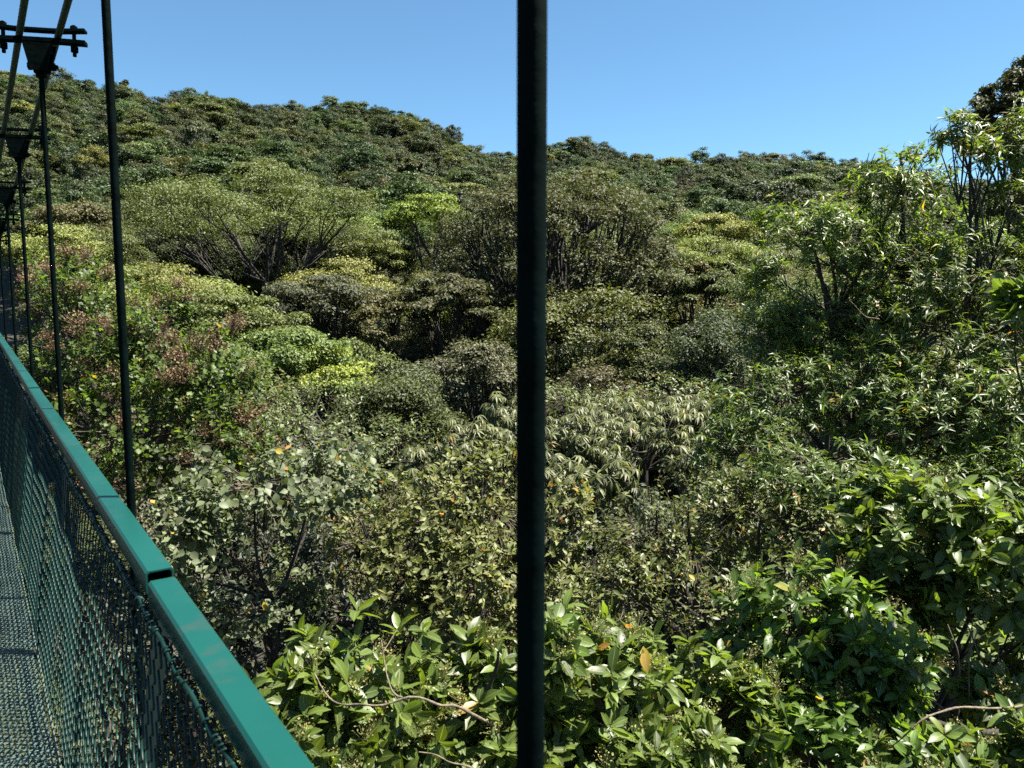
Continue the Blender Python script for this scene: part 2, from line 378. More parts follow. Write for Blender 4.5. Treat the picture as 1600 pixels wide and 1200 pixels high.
# chain-link mesh: woven zigzag wires hung from the rail to the walkway edge
def chain_link():
    p, h, r = 0.055, 0.0285, 0.0033
    rng = np.random.default_rng(4)
    ys = np.arange(0.35, 24.0, p); top = -RH - 0.012; bot = -1.80+0.690+0.005
    nz = int((top-bot)/h); j = np.arange(nz+1)
    mb = MB()
    xa, xb = RX-RW/2-0.020, 0.204
    for k, y in enumerate(ys):
        sgn = np.where((j+k*0) % 2 == 0, 1.0, -1.0)
        yy = y + sgn*(p/2+r*0.7); t = j/nz
        wob = 0.004*np.sin(y*3.1+t*5)+0.003*np.sin(y*9.7)
        xx = xa + (xb-xa)*t + wob + r*0.9*np.where(sgn > 0, 1, -1)
        zz = -0.690 + rise(y) + top - t*(top-bot) + 0.003*np.sin(y*5)
        pts = np.stack([xx, yy, np.broadcast_to(zz, yy.shape)], -1)
        # double the corner points so the wires keep sharp knuckles
        pts2 = np.repeat(pts, 2, axis=0); d = norm(np.diff(pts, axis=0))
        pts2[1:-1:2] = pts[:-1] + d*0.004; pts2[2::2] = pts[1:] - d*0.004
        tube(mb, pts2 if y < 6 else pts, r if y < 7 else r*1.1, 4 if y < 7 else 3, cap=False)
    o = mb.build('chain_link_mesh', M['wire'], bridge, smooth=True); o['kind'] = 'stuff'
    mirrored(o, bridge)
    # tension wire and the tie wire wound round it
    ys = np.arange(0.3, 24.0, 0.02)
    mb = MB(); x = np.full(ys.shape, xa+0.002)+0.002*np.sin(ys*7); z = rail_z(ys)+top+0.002+0.006*np.sin(ys*2*math.pi/0.28)
    tube(mb, np.stack([x, ys, z], -1), 0.0052, 6, cap=False)
    o = mb.build('tension_wire', M['wire'], bridge); mirrored(o, bridge)
    mb = MB()
    for y in np.arange(0.32, 14.0, p)+rng.uniform(-0.012, 0.012, len(np.arange(0.32, 14.0, p))):
        a = np.linspace(0, 2.6*math.pi, 14)+rng.uniform(0, 6)
        rr = 0.0095
        pts = np.stack([xa+0.003+rr*np.cos(a), y+np.linspace(-0.010, 0.012, 14), float(rail_z(y))+top+0.002+rr*np.sin(a)], -1)
        pts = np.concatenate([pts, [pts[-1]+[0.008*rng.uniform(-1, 1), 0.012, -0.014]]])
        tube(mb, pts, 0.0028, 4)
    o = mb.build('tie_wire', M['wire'], bridge); o['kind'] = 'stuff'
    # ties that hold the tension wire up to the rail
    mb = MB()
    for y in np.arange(0.5, 14.0, 0.28):
        zr = float(rail_z(y))
        loop = np.array([[xa, y, zr+top], [xa+0.01, y+0.004, zr-RH-0.016], [RX-RW/2+0.01, y+0.006, zr-RH-0.019], [RX+RW/2-0.01, y+0.004, zr-RH-0.019]])
        tube(mb, loop, 0.0022, 4)
    o = mb.build('rail_tie', M['wire'], bridge); o['kind'] = 'stuff'
chain_link()

# walkway of expanded-metal panels
def deck():
    LW, SW = 0.050, 0.030; L = SP/2-0.012; w = 0.790
    rows = int(L/(SW/2)); nx = int(w/(LW/2))
    mb = MB(); i = np.arange(nx+1); x = (i-nx/2)*LW/2
    for r_ in range(rows):
        s = np.where((i+r_) % 2 == 0, 1., -1.)
        y = (r_+0.5)*SW/2 + s*SW/4*0.94; z = s*0.0016
        tube(mb, np.stack([x, y, z], -1), 0.0042, 4, cap=False)
    me = mb.mesh('deck_grating', M['deck'], smooth=False)
    fb = MB()
    for sx in (-1, 1): box(fb, (sx*(w/2+0.004), L/2, -0.012), (0.006, L, 0.034))
    for y in (0.004, L-0.004): box(fb, (0, y, -0.014), (w, 0.007, 0.03))
    fm = fb.mesh('panel_frame', M['deck'], smooth=False)
    y = Y0+0.165
    while y < 30:
        o = link('deck_grating', me, bridge); o.location = (0, y, float(deck_z(y)-deck_z(0)))
        o.rotation_euler = (math.atan(float((deck_z(y+L)-deck_z(y))/L)), 0, 0)
        f = link('panel_frame', fm, o)
        y += SP/2
deck()
mb = MB(); box(mb, (MIDX, 0, 0), (1.30, 0.075, 0.075)); bm_ = mb.mesh('crossbeam', M['steel'], (MIDX, 0, 0), smooth=False)
for y in HY:
    o = link('crossbeam', bm_, bridge); o.location = (0, y, float(deck_z(y)-deck_z(0))-0.085)
mb = MB(); sweep(mb, cham(0.045, 0.06, 0.004), np.linspace(Y0, Y1, 40), deck_z, 0.15, -0.155); o = mb.build('stringer', M['steel'], bridge, smooth=False); mirrored(o, bridge)

# main cables: pairs of twisted wire rope
def ropes():
    mb = MB(); R0, rs = 0.0102, 0.0080; lay = 0.11
    ys = np.arange(2.2, 15.0, lay/8)
    for k in range(6):
        a = ys/lay*2*math.pi + k*math.pi/3
        tube(mb, np.stack([R0*np.cos(a), ys, cable_z(ys)+R0*np.sin(a)], -1), rs, 5, cap=False)
    for ya, yb in ((Y0, 2.2), (15.0, Y1)):
        yy = np.linspace(ya, yb, 30); tube(mb, np.stack([yy*0, yy, cable_z(yy)], -1), R0+rs, 8, cap=False)
    me = mb.mesh('main_cable', M['rope'], (0, 0, float(deck_z(0))))
    for x in (HX-0.088, HX+0.088, 2*MIDX-HX-0.088, 2*MIDX-HX+0.088):
        o = link('main_cable', me, bridge); o.location = (x-MIDX, 0, 0)
ropes()

# hangers with their cable clamps
def hangers():
    def cyl(mb, a, b, r, k=10): tube(mb, [a, b], r, k, cap=False); n = mb.v[-1]
    up = MB(); xs = np.linspace(-0.235, 0.235, 13)
    prof = lambda x: 0.012*np.clip((np.abs(x)-0.10)/0.13, 0, 1)
    def plate(mb, zc, th, bend, wid):
        z = zc + bend*prof(xs); n = len(xs); V = []
        for x, zz in zip(xs, z): V += [[x, -wid/2, zz-th/2], [x, wid/2, zz-th/2], [x, wid/2, zz+th/2], [x, -wid/2, zz+th/2]]
        i = np.arange(n-1)[:, None]*4; j = np.arange(4)[None]; j2 = (j+1) % 4
        Q = np.concatenate([np.stack([i+j, i+j2, i+4+j2, i+4+j], -1).reshape(-1, 4), [[3, 2, 1, 0]], [[4*n-4, 4*n-3, 4*n-2, 4*n-1]]])
        mb.add(V, Q)
    plate(up, 0.025, 0.014, 0.8, 0.05); upm = up.mesh('clamp_plate', M['rod'], smooth=False)
    lo = MB(); plate(lo, -0.029, 0.021, -0.3, 0.05); lom = lo.mesh('clamp_plate', M['rod'], smooth=False)
    bo = MB(); tube(bo, [[0, 0, -0.105], [0, 0, 0.062]], 0.010, 6); tube(bo, [[0, 0, -0.082], [0, 0, -0.052]], 0.019, 6); tube(bo, [[0, 0, 0.041], [0, 0, 0.056]], 0.019, 6)
    bom = bo.mesh('clamp_bolt', M['rod'], smooth=False)
    br = MB()
    for s in (-1, 1):      # two tapering cheek plates and their web
        y = s*0.026
        V = [[-0.075, y-.006, -0.05], [0.075, y-.006, -0.05], [0.04, y-.006, -0.195], [-0.04, y-.006, -0.195]]; V += [[a, b+.012, c] for a, b, c in V]
        br.add(V, [[0, 1, 2, 3], [7, 6, 5, 4], [0, 4, 5, 1], [1, 5, 6, 2], [2, 6, 7, 3], [3, 7, 4, 0]])
    box(br, (0, 0, -0.075), (0.125, 0.040, 0.05))
    brm = br.mesh('hanger_bracket', M['rod'], smooth=False)
    pi_ = MB(); tube(pi_, [[-0.062, 0, 0], [0.085, 0, 0]], 0.012, 6); tube(pi_, [[0.056, 0, 0], [0.072, 0, 0]], 0.022, 6); tube(pi_, [[-0.062, 0, 0], [-0.044, 0, 0]], 0.022, 6)
    box(pi_, (0, 0, -0.02), (0.046, 0.030, 0.075))
    pim = pi_.mesh('pin', M['rod'], smooth=False)
    for side, hx in ((0, HX), (1, 2*MIDX-HX)):
        for y in HY:
            zc, zd = float(cable_z(y)), float(deck_z(y))-0.12
            mb = MB(); zt = zc-0.185
            n = 5; zz = np.linspace(zd, zt, n)
            tube(mb, np.stack([np.full(n, hx), np.full(n, y), zz], -1), 0.0134, 20, cap=False)
            h = MB(); h.v, h.q, h.uv, h.n = mb.v, mb.q, mb.uv, mb.n
            me = h.mesh('hanger_rod', M['rod'], (hx, y, zd))
            o = link('hanger_rod', me, bridge); o.location = (hx-MIDX, y, zd-float(deck_z(0)))
            if side == 0 and abs(y-0.565) < 0.01: o['label'] = 'close thick dark rod cutting the whole view in two'
            tilt = math.atan(-0.0577+0.0006*y)
            for nm, me_, lc in (('clamp_plate', upm, (0, 0, 0)), ('clamp_plate', lom, (0, 0, 0)), ('hanger_bracket', brm, (0, 0, 0)),
                                ('pin', pim, (0, 0, -0.165)), ('clamp_bolt', bom, (-0.160, 0.071, 0)), ('clamp_bolt', bom, (0.160, -0.071, 0))):
                c = link(nm, me_, o); c.location = (lc[0], lc[1], zc-zd+lc[2]); c.rotation_euler = (tilt if nm != 'pin' else 0, 0, -0.42)
hangers()

# ------------------------------------------------------------------ leaves and crowns
def leaf_tmpl(w, nseg, shape='ell', fold=0.35, curl=0.25, pet=0.08, wav=0.0):
    """leaf of unit length along +Y, normal +Z; rows of left edge, midrib, right edge"""
    t = np.linspace(0, 1, nseg+1); rows = []; uv = []
    for a in t:
        if shape == 'ell': h = math.sin(math.pi*min(max(a**1.12, 0.0), 1))**0.62
        elif shape == 'obov': h = math.sin(math.pi*a**1.55)**0.7 if 0 < a < 1 else 0
        elif shape == 'lanc': h = math.sin(math.pi*a**0.75)**1.0 if 0 < a < 1 else 0
        else: h = math.sin(math.pi*a)**0.5 if 0 < a < 1 else 0
        h = max(h*w/2, 0.006); y = pet+(1-pet)*a; z = -curl*y*y
        rows += [[-h, y, z+fold*h+wav*math.sin(9*a)], [0, y, z], [h, y, z+fold*h-wav*math.sin(9*a+1)]]
        uv += [[0, a], [0.5, a], [1, a]]
    Q = []
    for i in range(nseg):
        b = 3*i; Q += [[b, b+1, b+4, b+3], [b+1, b+2, b+5, b+4]]
    if pet > 0.03:
        n = len(rows); rows += [[-0.008, 0, 0], [0.008, 0, 0]]; uv += [[0.5, 0], [0.5, 0]]
        Q += [[n, n+1, 2, 0]]
        rows[0][0], rows[2][0] = -0.012, 0.012
    return np.array(rows), np.array(Q), np.array(uv)

DIAMOND = (np.array([[0, 0, 0], [0.30, 0.5, 0.06], [0, 1, -0.08], [-0.30, 0.5, 0.06]]), np.array([[0, 1, 2, 3]]), np.array([[.5, 0], [1, .5], [.5, 1], [0, .5]]))

def frames(d, n):
    d = norm(d); x = norm(np.cross(d, n)); z = np.cross(x, d)
    return np.stack([x, d, z], -1)          # columns

def scatter(mb, tm, pos, R, s):
    T, Q, UV = tm; k = len(T); n = len(pos)
    if n == 0: return
    V = pos[:, None] + np.einsum('nij,kj->nki', R, T)*s[:, None, None]
    QQ = (np.arange(n)[:, None, None]*k + Q[None]).reshape(-1, 4)
    mb.add(V.reshape(-1, 3), QQ, np.tile(UV, (n, 1)))

def rand_dir(rng, n):
    return norm(rng.normal(size=(n, 3)))

def clump_leaves(rng, centers, rx, rz, n, ls, up=0.75):
    """leaves spread through flattened blobs, thicker towards each blob's upper skin"""
    c = np.repeat(np.arange(len(centers)), n); N = len(c)
    d = rand_dir(rng, N); d[:, 2] = np.where(rng.random(N) < up, np.abs(d[:, 2]), d[:, 2])
    rad = rng.random(N)**0.45 * (1 + 0.16*np.sin(d[:, 0]*5+c*1.7)*np.cos(d[:, 1]*6+c*2.3)) + rng.normal(size=N)*0.07
    rx = np.broadcast_to(rx, (len(centers),))[c]; rz = np.broadcast_to(rz, (len(centers),))[c]
    pos = centers[c] + d*rad[:, None]*np.stack([rx, rx, rz], -1)
    nrm = norm(d*np.array([0.6, 0.6, 0.8]) + np.array([0, 0, 0.55]) + rng.normal(size=(N, 3))*0.42)
    ax = rand_dir(rng, N); ax = norm(ax - nrm*(ax*nrm).sum(-1, keepdims=True)); ax[:, 2] -= 0.15
    return pos, frames(ax, nrm), ls*rng.uniform(0.6, 1.35, N)

def seed_off(rng): return rng.uniform(0, 6.28)

def crown_plan(rng, kind, R, Ht, nc, flat=1.0):
    if kind == 'dome':
        d = rand_dir(rng, nc*3); d = d[d[:, 2] > -0.6][:nc]; Hc = R*rng.uniform(0.72, 0.95)*(1.2 if flat > 1.1 else 1)
        k = rng.uniform(0.55, 0.85, (len(d), 1)); c = np.array([0, 0, Ht-Hc*1.05]) + d*k*np.array([R, R, Hc])
        rx = R*rng.uniform(0.18, 0.40, len(d))*min(1, 1.12*math.sqrt(26/nc)); return c, rx, rx*rng.uniform(0.5, 0.8, len(d))
    if kind == 'shell':                                         # a hollow dome: leaves at the ends of long limbs
        d = rand_dir(rng, nc*4); d = d[d[:, 2] > -0.3][:nc]; k = rng.uniform(0.78, 0.98, (len(d), 1))*(1+0.03*np.sin(4*np.arctan2(d[:, 1:2], d[:, :1])+seed_off(rng)))
        c = np.array([0, 0, Ht-R*0.82]) + d*k*np.array([R, R, R*0.82]); rx = R*rng.uniform(0.07, 0.17, len(d)); return c, rx, rx*rng.uniform(0.45, 0.75, len(d))
    if kind == 'umbrella':
        r = R*np.sqrt(rng.random(nc)); th = rng.uniform(0, 6.283, nc); tier = rng.integers(0, 3, nc)
        z = Ht - 0.08*R*flat - 0.40*R*flat*(r/R)**2 - tier*0.20*R*flat*rng.uniform(0.5, 1.3, nc) + rng.normal(size=nc)*0.02*R
        rx = R*rng.uniform(0.7, 1.5, nc)*1.45/math.sqrt(nc)
        return np.stack([r*np.cos(th)*0.88, r*np.sin(th)*0.88, z], -1), rx, rx*rng.uniform(0.26, 0.58, nc)
    if kind == 'ragged':
        z = Ht - R*rng.uniform(0.15, 2.2, nc); lean = (Ht-z)/(2.2*R)
        r = R*rng.uniform(0.25, 0.8, nc)*(0.5+lean*0.6); th = rng.uniform(0, 6.283, nc)
        rx = R*rng.uniform(0.22, 0.38, nc); return np.stack([r*np.cos(th), r*np.sin(th), z], -1), rx, rx*rng.uniform(0.6, 0.9, nc)

def skeleton(mb, rng, base, fork, tips, r0, nlimb, sides=5, lean=0.25, thin=0.018):
    """trunk to a fork, limbs to groups of tips, branches to every tip"""
    t = np.linspace(0, 1, 7)[:, None]; off = rng.normal(size=3)*lean; off[2] = 0
    trunk = base*(1-t) + fork*t + off*np.sin(math.pi*t)
    tube(mb, trunk, r0*np.linspace(1.25, 0.72, 7), max(sides, 6), cap=False)
    nlimb = min(nlimb, len(tips)); cen = tips[rng.choice(len(tips), nlimb, replace=False)].copy()
    for _ in range(5):
        a = ((tips[:, None]-cen[None])**2).sum(-1).argmin(1)
        for k in range(nlimb):
            if (a == k).any(): cen[k] = tips[a == k].mean(0)
    for k in range(nlimb):
        g = tips[a == k]
        if not len(g): continue
        st = trunk[rng.integers(4, 7)]; end = cen[k]*0.8 + st*0.2; v = end-st
        ctl = st + v*0.5 + np.array([0, 0, -0.10*np.linalg.norm(v)]) + rng.normal(size=3)*0.06*np.linalg.norm(v)
        limb = bez(st, ctl, end, 7); rl = r0*0.55*min(1, (len(g)/len(tips)*nlimb)**0.4)
        tube(mb, limb, rl*np.linspace(1, 0.5, 7), sides, cap=False)
        for tip in g:
            s = limb[rng.integers(3, 7)]; v = tip-s; L = np.linalg.norm(v)
            c = s + v*0.5 + rng.normal(size=3)*0.12*L + np.array([0, 0, -0.06*L])
            tube(mb, bez(s, c, tip, 5), np.linspace(max(rl*0.38, thin), thin*0.6, 5), 4, cap=False)

def tree_meshes(name, seed, kind, R, Ht, nc, nleaf, ls, mat, limbs=6, r0=0.22, fork=None, bark='bark', thin=0.03, flat=1.0):
    rng = np.random.default_rng(seed); c, rx, rz = crown_plan(rng, kind, R, Ht, nc, flat)
    mb = MB(); pos, Rm, s = clump_leaves(rng, c, rx, rz, max(1, nleaf//len(c)), ls)
    scatter(mb, DIAMOND, pos, Rm, s); cm = mb.mesh('crown', mat, smooth=False)
    tb = MB(); f = np.array([rng.normal()*0.2, rng.normal()*0.2, fork if fork else Ht-R*1.5])
    skeleton(tb, rng, np.array([0, 0, -0.6]), f, c - np.stack([0*rz, 0*rz, rz*0.5], -1), r0, limbs, thin=thin)
    tm = tb.mesh('trunk', M[bark])
    return cm, tm
BLOCK = []                     # (x, y, radius) kept free by single trees

# ------------------------------------------------------------------ near plants with leaves of their own
T_ELL = [leaf_tmpl(0.40, 5, 'ell', 0.30, c, 0.10, w) for c, w in ((0.10, 0.0), (0.30, 0.012), (0.45, 0.01), (-0.05, 0.012))]
T_OBV = [leaf_tmpl(0.52, 5, 'obov', 0.28, c, 0.08, w) for c, w in ((0.05, 0.0), (0.25, 0.01), (-0.12, 0.012))]
T_LAN = [leaf_tmpl(0.24, 4, 'lanc', 0.40, c, 0.08, w) for c, w in ((0.25, 0.0), (0.50, 0.01), (0.75, 0.012))]
T_RND = [leaf_tmpl(0.72, 4, 'round', 0.25, c, 0.10, 0.0) for c in (0.05, 0.25, -0.1)]
T_ELS = [leaf_tmpl(0.46, 3, 'ell', 0.30, c, 0.0, 0.0) for c in (0.1, 0.35)]
T_LNS = [leaf_tmpl(0.26, 3, 'lanc', 0.40, c, 0.0, 0.0) for c in (0.3, 0.6)]
T_PAL = [leaf_tmpl(0.27, 4, 'obov', 0.35, c, 0.0, 0.0) for c in (0.45, 0.75)]
LOWT = {}
def low(tm, args): LOWT[id(tm)] = args
low(T_ELL, [leaf_tmpl(0.40, 4, 'ell', 0.30, c, 0.0) for c in (0.10, 0.30, 0.45, -0.05)])
low(T_OBV, [leaf_tmpl(0.52, 2, 'obov', 0.28, c, 0.0) for c in (0.05, 0.25, -0.12)])
low(T_LAN, [leaf_tmpl(0.25, 2, 'lanc', 0.40, c, 0.0) for c in (0.25, 0.50, 0.75)])
low(T_RND, [leaf_tmpl(0.76, 2, 'round', 0.25, c, 0.0) for c in (0.05, 0.25, -0.1)])
low(T_ELS, [leaf_tmpl(0.48, 2, 'ell', 0.30, c, 0.0) for c in (0.1, 0.35)])
low(T_LNS, [leaf_tmpl(0.27, 2, 'lanc', 0.40, c, 0.0) for c in (0.3, 0.6)])
low(T_PAL, [leaf_tmpl(0.28, 2, 'obov', 0.35, c, 0.0) for c in (0.45, 0.75)])
AXW = np.stack([CR, HF, np.array([0, 0, 1.0])])

def lobe(px, py, D, rx, ry, rd):
    return P(px, py, D), np.array([rx/FPX*D, rd, ry/FPX*D])

def plant(name, label, cat, lobes, mat, tm, L, mode='whorl', n=7, dens=26.0, nobj=300, seed=1, alpha=(45, 85), group=None,
          bark='bark', twig='twig', flowers=None, inner=0.35, levels=2, upaxis=0.55, trunk_r=0.09, twig_r=0.004, extra=None, hang=0.0, shellbias=2.0, backcull=-0.12, clump=0.32):
    rng = np.random.default_rng(seed)
    lobes = [lobe(*l) for l in lobes]
    cen = np.mean([c for c, r in lobes], 0); foot = cen + HF*0.25; foot = np.array([foot[0], foot[1], 0]); foot[2] = ground_at(foot) - 0.3
    root = empty(name, foot, label, cat, group)
    tips, axes, hub = [], [], []
    for c, r in lobes:
        area = 4*math.pi*((r[0]*r[1])**1.6+(r[0]*r[2])**1.6+(r[1]*r[2])**1.6)**(1/1.6)/3**(1/1.6)
        k = max(6, int(area*dens)); d = rand_dir(rng, k*2)
        if clump:                                           # tips gather in tufts with dark gaps between them
            nc = max(5, k//8); cc = rand_dir(rng, nc); ci = rng.integers(0, nc, k*2); d = norm(cc[ci] + rng.normal(size=d.shape)*clump*math.sqrt(24/max(nc, 24)))
            cr_ = rng.normal(size=nc)*0.10
        d = d[(d[:, 1] < -backcull) & (d[:, 2] > -0.75)][:k]
        rad = 1 - inner*rng.random(len(d))**shellbias
        if clump: rad = rad*(1+rng.choice(cr_, len(d))*0.4)
        rad *= 1 + 0.13*np.sin(d[:, 0]*5.1+seed)*np.cos(d[:, 2]*4.7+seed*2) + rng.normal(size=len(d))*0.09
        p = c + (d*rad[:, None]*r)@AXW; out = norm((d/r)@AXW)
        tips.append(p); axes.append(norm(out*0.6 + np.array([0, 0, upaxis]) + rng.normal(size=p.shape)*0.28)); hub.append(np.broadcast_to(c, p.shape))
    tips, axes, hub = map(np.concatenate, (tips, axes, hub))
    keep = tips[:, 0] > 0.75                                # nothing grows through the bridge
    tips, axes, hub = tips[keep], axes[keep], hub[keep]
    nt = len(tips); pos, dd, nn, ss = [], [], [], []
    side = norm(np.cross(axes, rand_dir(rng, nt))); side2 = np.cross(axes, side)
    tw = MB()
    if mode in ('whorl', 'spray'):
        tot = n*levels if mode == 'whorl' else n
        for i in range(tot):
            lev = i//n if mode == 'whorl' else 0
            ph = i*2.39996 + rng.uniform(0, 6.28, nt)*0.15
            rad = side*np.cos(ph)[:, None] + side2*np.sin(ph)[:, None]
            a = np.radians(rng.uniform(*alpha, nt)) + 0.22*lev
            d = axes*np.cos(a)[:, None] + rad*np.sin(a)[:, None]; d[:, 2] -= hang; d = norm(d)
            back = (i/tot*0.55 if mode == 'whorl' else i/tot*2.6)*L
            pos.append(tips - axes*(back+rng.uniform(0, 0.15, nt)*L)[:, None]); dd.append(d)
            nv = axes + rng.normal(size=(nt, 3))*0.28; nn.append(nv)
            sc = L*rng.uniform(0.5, 1.25, nt)*(1 - 0.45*(i == 0)); sc[rng.random(nt) < 0.06] *= 0.5
            ss.append(sc)
    else:                                                   # palmate: leaflets spread from the end of a long stalk
        st = norm(axes + np.array([0, 0, 0.5]))
        for i in range(n):
            ph = i/n*6.283*0.93 + rng.normal(size=nt)*0.12
            rad = side*np.cos(ph)[:, None] + side2*np.sin(ph)[:, None]
            a = np.radians(rng.uniform(*alpha, nt))
            d = st*np.cos(a)[:, None] + rad*np.sin(a)[:, None]
            pos.append(tips); dd.append(norm(d)); nn.append(st + rng.normal(size=(nt, 3))*0.1); ss.append(L*rng.uniform(0.8, 1.1, nt)*(0.75+0.25*math.sin(i/n*math.pi)))
    pos, dd, nn, ss = map(np.concatenate, (pos, dd, nn, ss)); Rm = frames(dd, nn)
    ok = pos[:, 0] > 0.62 + ss*0.6
    pos, Rm, ss = pos[ok], Rm[ok], ss[ok]
    # the leaves that show largest are objects of their own
    sx, sy, dep = proj(pos + Rm[:, :, 1]*ss[:, None]*0.5)
    face = np.abs(np.einsum('ni,ni->n', Rm[:, :, 2], norm(pos)))
    vis = (sx > 0) & (sx < 1600) & (sy > 0) & (sy < 1200)
    score = ss/dep*(0.25+face) - 0.35*np.maximum(dep-np.percentile(dep[vis] if vis.any() else dep, 12), 0)*ss.mean()/dep.mean()**2*2
    order = np.argsort(-np.where(vis, score, -1e9)); no = min(nobj, int(vis.sum()))
    own, rest = order[:no], order[no:]
    lm = []
    for T, Q, UV in tm: lm.append(raw_mesh('leaf', T, Q, UV, mat))
    pick = rng.integers(0, len(tm), len(pos))
    for i in own:
        o = bpy.data.objects.new('leaf', lm[pick[i]]); COL.objects.link(o); o.parent = root
        m = Matrix(((Rm[i]*ss[i]).tolist())).to_4x4(); m.translation = Vector(pos[i]-foot); o.matrix_basis = m
    if len(rest):
        mb = MB()
        for k in range(len(tm)):
            r_ = rest[pick[rest] == k]; scatter(mb, LOWT[id(tm)][k], pos[r_], Rm[r_], ss[r_])
        f = mb.build('foliage', mat, root); f['kind'] = 'stuff'
    # twigs, limbs and trunk
    for i in range(0, nt, 2):
        a = hub[i] + (tips[i]-hub[i])*rng.uniform(0.1, 0.45); b = tips[i]; q = b - axes[i]*np.linalg.norm(b-a)*0.45 + rng.normal(size=3)*0.03
        tube(tw, bez(a, q, b, 4), np.linspace(twig_r*1.6, twig_r*0.6, 4), 3, cap=False)
    t = tw.build('twigs', M[twig], root); t['kind'] = 'stuff'
    tr = MB(); fork = cen + HF*0.2 - np.array([0, 0, max(r[2] for c, r in lobes)*1.1+0.3])
    z = np.linspace(0, 1, 6)[:, None]
    tube(tr, foot*(1-z)+fork*z + np.sin(z*math.pi)*rng.normal(size=3)*[0.25, 0.25, 0], trunk_r*np.linspace(1.5, 0.9, 6), 7, cap=False)
    for c, r in lobes:
        v = c-fork; q = fork + v*0.5 + rng.normal(size=3)*0.12*np.linalg.norm(v)
        tube(tr, bez(fork, q, c, 7), trunk_r*np.linspace(0.75, 0.25, 7), 6, cap=False)
        for _ in range(5):
            e = c + (norm(rng.normal(size=3)+[0, 0, 0.3])*r*0.75)@AXW; s = fork*0.35+c*0.65
            tube(tr, bez(s, (s+e)/2+rng.normal(size=3)*0.08*np.linalg.norm(e-s), e, 5), trunk_r*np.linspace(0.3, 0.1, 5), 5, cap=False)
    tr.build('trunk', M[bark], root)
    if flowers:
        cnt, fr, fmat, npb = flowers; fb = MB(); idx = rng.choice(nt, min(cnt, nt), replace=False)
        for i in idx:
            c0 = tips[i] + axes[i]*L*0.45 + rng.normal(size=3)*0.02; k = npb
            dv = rand_dir(rng, k); dv[:, 2] = np.abs(dv[:, 2]); p = c0 + dv*fr*rng.random((k, 1))**0.5
            scatter(fb, DIAMOND, p, frames(rand_dir(rng, k), rand_dir(rng, k)), np.full(k, fr*0.20))
            for q in range(0, k, 3): tube(fb, [c0-axes[i]*fr*0.8, p[q]], fr*0.014, 3, cap=False)
        f = fb.build('flower_clusters', fmat, root); f['kind'] = 'stuff'
    if extra: extra(root, rng)
    BLOCK.append((cen[0], cen[1], max(max(r[0], r[1]) for c, r in lobes)*1.0))
    return root

def branch_on(root, pts, rads, mat='palebark', name='bare_branch', k=7):
    pts = np.array([P(*p) for p in pts]); n = len(pts); t = np.linspace(0, n-1, n*7); i = np.clip(t.astype(int), 0, n-2); f = (t-i)[:, None]
    p0, p1, p2, p3 = pts[np.clip(i-1, 0, n-1)], pts[i], pts[i+1], pts[np.clip(i+2, 0, n-1)]
    c = 0.5*((2*p1)+(-p0+p2)*f+(2*p0-5*p1+4*p2-p3)*f**2+(-p0+3*p1-3*p2+p3)*f**3)
    r = np.interp(t, np.arange(n), rads)*(0.68 if mat == 'palebark' else 1)*(1+0.16*np.sin(t*9)+0.12*np.sin(t*23+1))
    wob = np.stack([np.sin(t*3.1+pts[0, 0]*9), np.cos(t*2.3+pts[0, 1]*7), np.sin(t*4.7+pts[0, 2]*5)], -1)*np.mean(rads)*0.9; c = c + wob
    mb = MB(); tube(mb, c, r, k, cap=False); return mb.build(name, M[mat], root)

def ex_front(root, rng):
    branch_on(root, [(492, 1052, 2.95), (520, 1092, 2.9), (575, 1104, 2.85), (640, 1092, 2.85), (690, 1100, 2.9), (735, 1112, 3.0), (790, 1150, 3.2)], [.0035, .005, .006, .007, .008, .009, .012])
    branch_on(root, [(598, 1000, 3.0), (600, 1040, 2.95), (612, 1075, 2.88), (628, 1093, 2.86)], [.003, .004, .005, .006])
    branch_on(root, [(622, 985, 3.05), (606, 1005, 3.0), (599, 1022, 2.97)], [.0025, .003, .0035])
    branch_on(root, [(655, 1172, 2.8), (690, 1186, 2.8), (725, 1196, 2.85), (760, 1206, 2.9)], [.003, .004, .005, .006])
    branch_on(root, [(770, 1120, 3.2), (768, 1070, 3.15), (775, 1020, 3.1)], [.013, .009, .006], 'bark')

def ex_right(root, rng):
    branch_on(root, [(1385, 1175, 3.9), (1420, 1140, 3.8), (1470, 1112, 3.8), (1530, 1106, 3.9), (1620, 1100, 4.1)], [.004, .006, .008, .009, .011])
    branch_on(root, [(1330, 1140, 4.4), (1420, 1142, 4.3), (1500, 1135, 4.2), (1620, 1150, 4.2)], [.012, .016, .02, .024], 'bark')
    for a, b in (((1460, 1040), (1580, 1110)), ((1500, 960), (1510, 1040)), ((1480, 975), (1500, 1060)), ((1520, 965), (1545, 1050)), ((1440, 1000), (1540, 1080)), ((1395, 1075), (1480, 1110)), ((1530, 980), (1515, 1100)), ((1560, 1000), (1590, 1090))):
        D = rng.uniform(4.3, 4.9); mid = ((a[0]+b[0])/2+rng.uniform(-15, 15), (a[1]+b[1])/2+rng.uniform(-12, 12))
        branch_on(root, [(*a, D), (*mid, D-0.05), (*b, D)], [.003, .004, .005], 'twig', k=5)

FL = M['flower']
